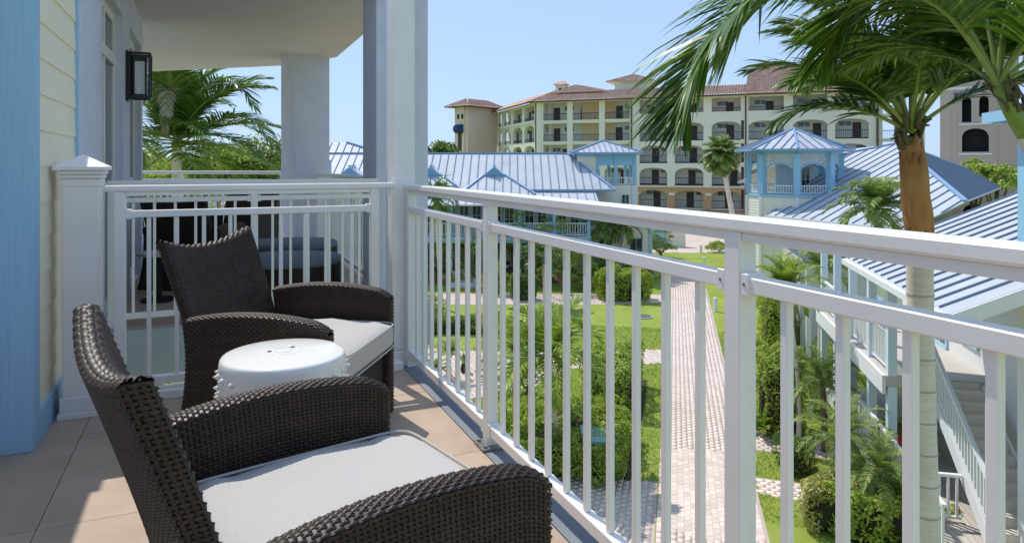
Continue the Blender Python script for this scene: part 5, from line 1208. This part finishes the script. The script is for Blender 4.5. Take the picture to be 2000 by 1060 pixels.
big = [rel(1955, 178, 5.0), rel(1900, 90, 4.95), rel(1835, 15, 4.9), rel(1730, -30, 4.8), rel(1600, -45, 4.7), rel(1490, -15, 4.62), rel(1412, 55, 4.55), rel(1366, 120, 4.5), rel(1342, 180, 4.48), rel(1334, 235, 4.48)]
link('frond', frond_mesh(big, 150, .84, .034, .38, 801, L_palm, r0=.022, u0=.14, vee=.2, fwd=.42, tipshape=.55, hfade=.95), p2)
big2 = [rel(1955, 178, 5.0), rel(1880, 40, 5.1), rel(1790, -25, 5.2), rel(1680, -50, 5.3), rel(1560, -40, 5.4), rel(1470, 20, 5.5), rel(1420, 100, 5.55)]
link('frond', frond_mesh(big2, 110, .80, .036, .42, 803, L_palm, r0=.022, u0=.2, vee=.12, fwd=.40, tipshape=.32, hfade=.7), p2)
big3 = [rel(1955, 178, 5.0), rel(1895, 60, 5.25), rel(1815, -5, 5.5), rel(1730, -15, 5.75), rel(1655, 35, 6.0), rel(1605, 120, 6.2)]
link('frond', frond_mesh(big3, 110, .78, .036, .42, 805, L_palm, r0=.02, u0=.2, vee=.12, fwd=.42, tipshape=.35, hfade=.6), p2)
fr2 = [(60, 70, 2.0, 1.2), (20, 55, 1.7, 1.4), (-20, 65, 1.8, 1.4), (110, 62, 2.1, 1.4), (-80, 50, 1.7, 1.4), (-5, 30, 1.3, 1.8), (45, 50, 2.0, 1.5), (90, 78, 2.2, 1.2), (30, 74, 1.6, 1.9), (70, 45, 1.5, 1.7), (0, 60, 1.5, 1.9), (-40, 45, 1.4, 1.8), (110, 40, 1.4, 1.7), (15, 85, 1.5, 1.6)]
for i, (az, el_, L_, dr) in enumerate(fr2):
    link('frond', frond_mesh(arc(azR+math.radians(az), math.radians(el_), L_, dr, tuple(q2)), 70, .62, .034, .24, 820+i, L_palmy if i == 5 else L_palm, r0=.017, u0=.2), p2)
# --- coconut palm beyond the terrace
pc = at(345, 288, 20); palm('coconut_palm', 'wind-blown coconut palm beyond the neighbouring terrace', (pc.x, pc.y, 0), pc, .17, 25, 3.5, L_palm, nl=76, lw=.045, lmax=.85, hang=.16, seed=3, el=(82, -22), droop=1.3, wind=azR+.1, r0=.032, skirt=2, shaft=.25)
cp_ = bpy.data.objects['coconut_palm']
for j_, pts_ in enumerate(([(350, 285, 20), (400, 250, 19.8), (450, 228, 19.5), (500, 240, 19.2), (545, 300, 19)], [(350, 285, 20), (380, 200, 19.8), (420, 160, 19.5), (465, 165, 19.2), (500, 215, 19)], [(348, 285, 20), (335, 210, 19.6), (328, 175, 19.2), (325, 215, 18.8), (322, 260, 18.6)])):
    link('frond', frond_mesh([tuple(at(*q_)-Vector((pc.x, pc.y, 0))) for q_ in pts_], 84, .45 if j_ == 2 else .85, .03 if j_ == 2 else .045, .3 if j_ == 2 else .2, 930+j_, L_dry if j_ == 2 else L_palm, r0=.032, u0=.12), cp_)
# --- others in the garden
def palm_px(name, label, bx_, by_, cy_, cx_=None, **k):
    b_ = ground(bx_, by_); F = FPX*EYE/(by_-HY); return palm(name, label, b_, at(cx_ or bx_, cy_, F), **k)
palm_px('young_coconut_palm', 'young coconut palm in the hedge left of the path', 1092, 905, 690, 1072, trunk_r=.075, nf=18, L=2.2, lm=L_palmy, nl=46, lw=.055, lmax=.62, hang=.12, seed=11, el=(78, -18), droop=1.6, r0=.022)
palm_px('fan_like_palm', 'slim palm in front of the hotel with pale leaning trunk', 1440, 470, 300, 1408, trunk_r=.30, nf=40, L=2.5, lm=L_date, nl=26, lw=.16, lmax=1.15, hang=.22, seed=12, el=(85, -75), droop=1.2, r0=.04, bark=M_barkb if False else M_bark)
pd_ = 'pygmy date palms at lower right'
palm_px('date_palm', 'pygmy date palm above the light hedge at lower right', 1655, 990, 850, 1650, trunk_r=.10, nf=30, L=1.45, lm=L_date, nl=46, lw=.018, lmax=.24, hang=.10, seed=13, el=(82, -30), droop=1.9, group=pd_, bark=M_barkb, rings=True, r0=.010)
palm_px('date_palm', 'pygmy date palm with shaggy trunk, lowest in the picture', 1708, 1040, 915, 1716, trunk_r=.10, nf=26, L=1.3, lm=L_date, nl=44, lw=.018, lmax=.24, hang=.12, seed=14, el=(80, -35), droop=2.0, group=pd_, bark=M_barkb, r0=.010)
palm_px('date_palm', 'pygmy date palm behind, under the veranda deck', 1612, 880, 745, 1606, trunk_r=.10, nf=28, L=1.5, lm=L_date, nl=44, lw=.02, lmax=.26, hang=.10, seed=15, el=(82, -30), droop=1.9, group=pd_, bark=M_barkb, r0=.010)
palm_px('slender_palm', 'slender-trunked palm in front of veranda house, crown above the middle rail', 1560, 862, 560, 1532, trunk_r=.065, nf=22, L=1.35, lm=L_palmy, nl=40, lw=.035, lmax=.38, hang=.14, seed=16, el=(82, -25), droop=1.5, lean=.12, r0=.014)
palm_px('areca_palm', 'bushy palm with drooping fronds before the metal roof, right', 1705, 760, 405, 1712, trunk_r=.11, nf=22, L=1.9, lm=L_date, nl=50, lw=.05, lmax=.62, hang=.22, seed=17, el=(80, -10), droop=2.0, r0=.022)
palm_px('garden_palm', 'palm with curved trunk at right end of the blue house', 1190, 548, 440, 1178, trunk_r=.12, nf=16, L=1.9, lm=L_palm, nl=30, lw=.06, lmax=.55, hang=.2, seed=18, el=(70, -30), droop=1.8, group='palms by the blue house')
palm_px('garden_palm', 'second palm by blue house, trunk leaning toward yellow cottage', 1205, 546, 438, 1222, trunk_r=.12, nf=16, L=2.0, lm=L_palm, nl=30, lw=.06, lmax=.55, hang=.2, seed=19, el=(70, -30), droop=1.8, group='palms by the blue house')
palm_px('garden_palm', 'palm at left of blue house beside the white column', 862, 600, 380, 850, trunk_r=.12, nf=18, L=1.9, lm=L_palm, nl=30, lw=.06, lmax=.55, hang=.2, seed=20, el=(70, -30), droop=1.8, group='palms by the blue house')
palm_px('garden_palm', 'short palm among shrubs before blue house centre', 1065, 598, 500, 1062, trunk_r=.12, nf=18, L=1.9, lm=L_palmd, nl=30, lw=.06, lmax=.5, hang=.2, seed=21, el=(75, -30), droop=1.7, group='palms by the blue house')
palm_px('garden_palm', 'small palm on the left paved area', 880, 742, 690, 878, trunk_r=.06, nf=12, L=.9, lm=L_palmy, nl=26, lw=.03, lmax=.3, hang=.15, seed=22, el=(80, 0), droop=1.4, group='palms by the blue house')
palm_px('garden_palm', 'drooping palm fronds beside porch gable, right of slender palm', 1600, 720, 520, 1602, trunk_r=.07, nf=16, L=1.8, lm=L_date, nl=40, lw=.04, lmax=.45, hang=.2, seed=23, el=(75, -10), droop=1.8, group='palms by the veranda house')
for i_, (px_, py_, lab_) in enumerate(((1004, 655, 'strap-leaf plant on left lawn behind railing post'), (1128, 648, 'strap-leaf plant on lawn right of young coconut palm'), (960, 735, 'strap-leaf plant at edge of left paved area'), (1490, 848, 'strap-leaf plant at foot of the tall hedge'), (845, 735, 'strap-leaf plant beside white column on left lawn'))):
    palm_px('strap_leaf_plant', lab_, px_, py_, py_-6, px_, trunk_r=.05, nf=16, L=.8, lm=L_palmy, nl=12, lw=.07, lmax=.22, hang=.1, seed=200+i_, el=(82, 20), droop=1.3, group='strap-leaf plants', rings=False, r0=.02, cat='plant')
# trees behind the terrace and roofs
for i, (px, top, F, rx, rz, lm, lab) in enumerate([(300, 322, 27, 2.0, 1.6, L_lime, 'yellow-green tree left of coconut palm trunk'), (405, 305, 27, 2.2, 2.0, L_hedge, 'bushy tree right of the coconut palm trunk'), (455, 298, 28, 2.2, 2.2, L_tree, 'tallest rounded tree beyond the terrace railing'), (515, 303, 29, 2.2, 2.0, L_tree, 'rounded tree left of the far stucco column'), (558, 312, 29, 1.6, 1.7, L_hedge, 'tree just behind the far stucco column'), (360, 318, 30, 2.6, 1.8, L_lime, 'yellowish tree behind the coconut palm')]):
    c_ = at(px, top, F); bush('leafy_tree', lab, 'tree', (c_.x, c_.y, 0), (rx, rx, rz), lm, 60, 90, .17, 60+i, 'trees beyond the terrace', trunk=c_.z-rz*1.15, cr=.33)
for i, (px, top, F, rx, rz, lab) in enumerate([(848, 268, 95, 3.2, 4.2, 'tall dark tree left of hotel tower'), (872, 276, 97, 3.0, 3.0, 'shorter dark tree beside hotel tower')]):
    c_ = at(px, top, F); bush('leafy_tree', lab, 'tree', (c_.x, c_.y, 0), (rx, rx, rz), L_tree, 60, 60, .5, 80+i, 'trees beside the hotel', trunk=c_.z-rz*1.55)
for i, (px, top, F, rx, rz, lab) in enumerate([(1905, 305, 58, 2.4, 1.8, 'light green shrub tree before beige tower, left'), (1945, 318, 57, 2.6, 1.6, 'shrub tree before the beige tower, right')]):
    c_ = at(px, top, F); bush('leafy_tree', lab, 'tree', (c_.x, c_.y, 0), (rx, rx, rz), L_hedge, 46, 60, .32, 90+i, 'trees before the beige tower', trunk=c_.z-rz*1.55)
# pale house behind the trees at far left
fh = thing('far_house', 'pale green house with blue roof far behind the coconut palm', 'house', RF(-21.2, 40), -TH)
MB().box(-1.5, .4, 0, 5, 0, 8.6).build('wall', M_cream, fh); r = sub('roof', fh); roof_plane(r, [(-2, -.6, 8.6), (.8, -.6, 8.6), (-.6, 2.5, 9.4), (-2, 2.5, 9.4)])
fh2 = thing('far_house', 'pale green house corner peeking left of far stucco column', 'house', RF(-12.8, 41), -TH)
MB().box(-.8, .7, 0, 5, 0, 8.7).build('wall', M_hblue, fh2); r = sub('roof', fh2); roof_plane(r, [(-1.2, -.6, 8.7), (1.0, -.6, 8.7), (.8, 2.0, 9.2), (0, 2.0, 9.2)])
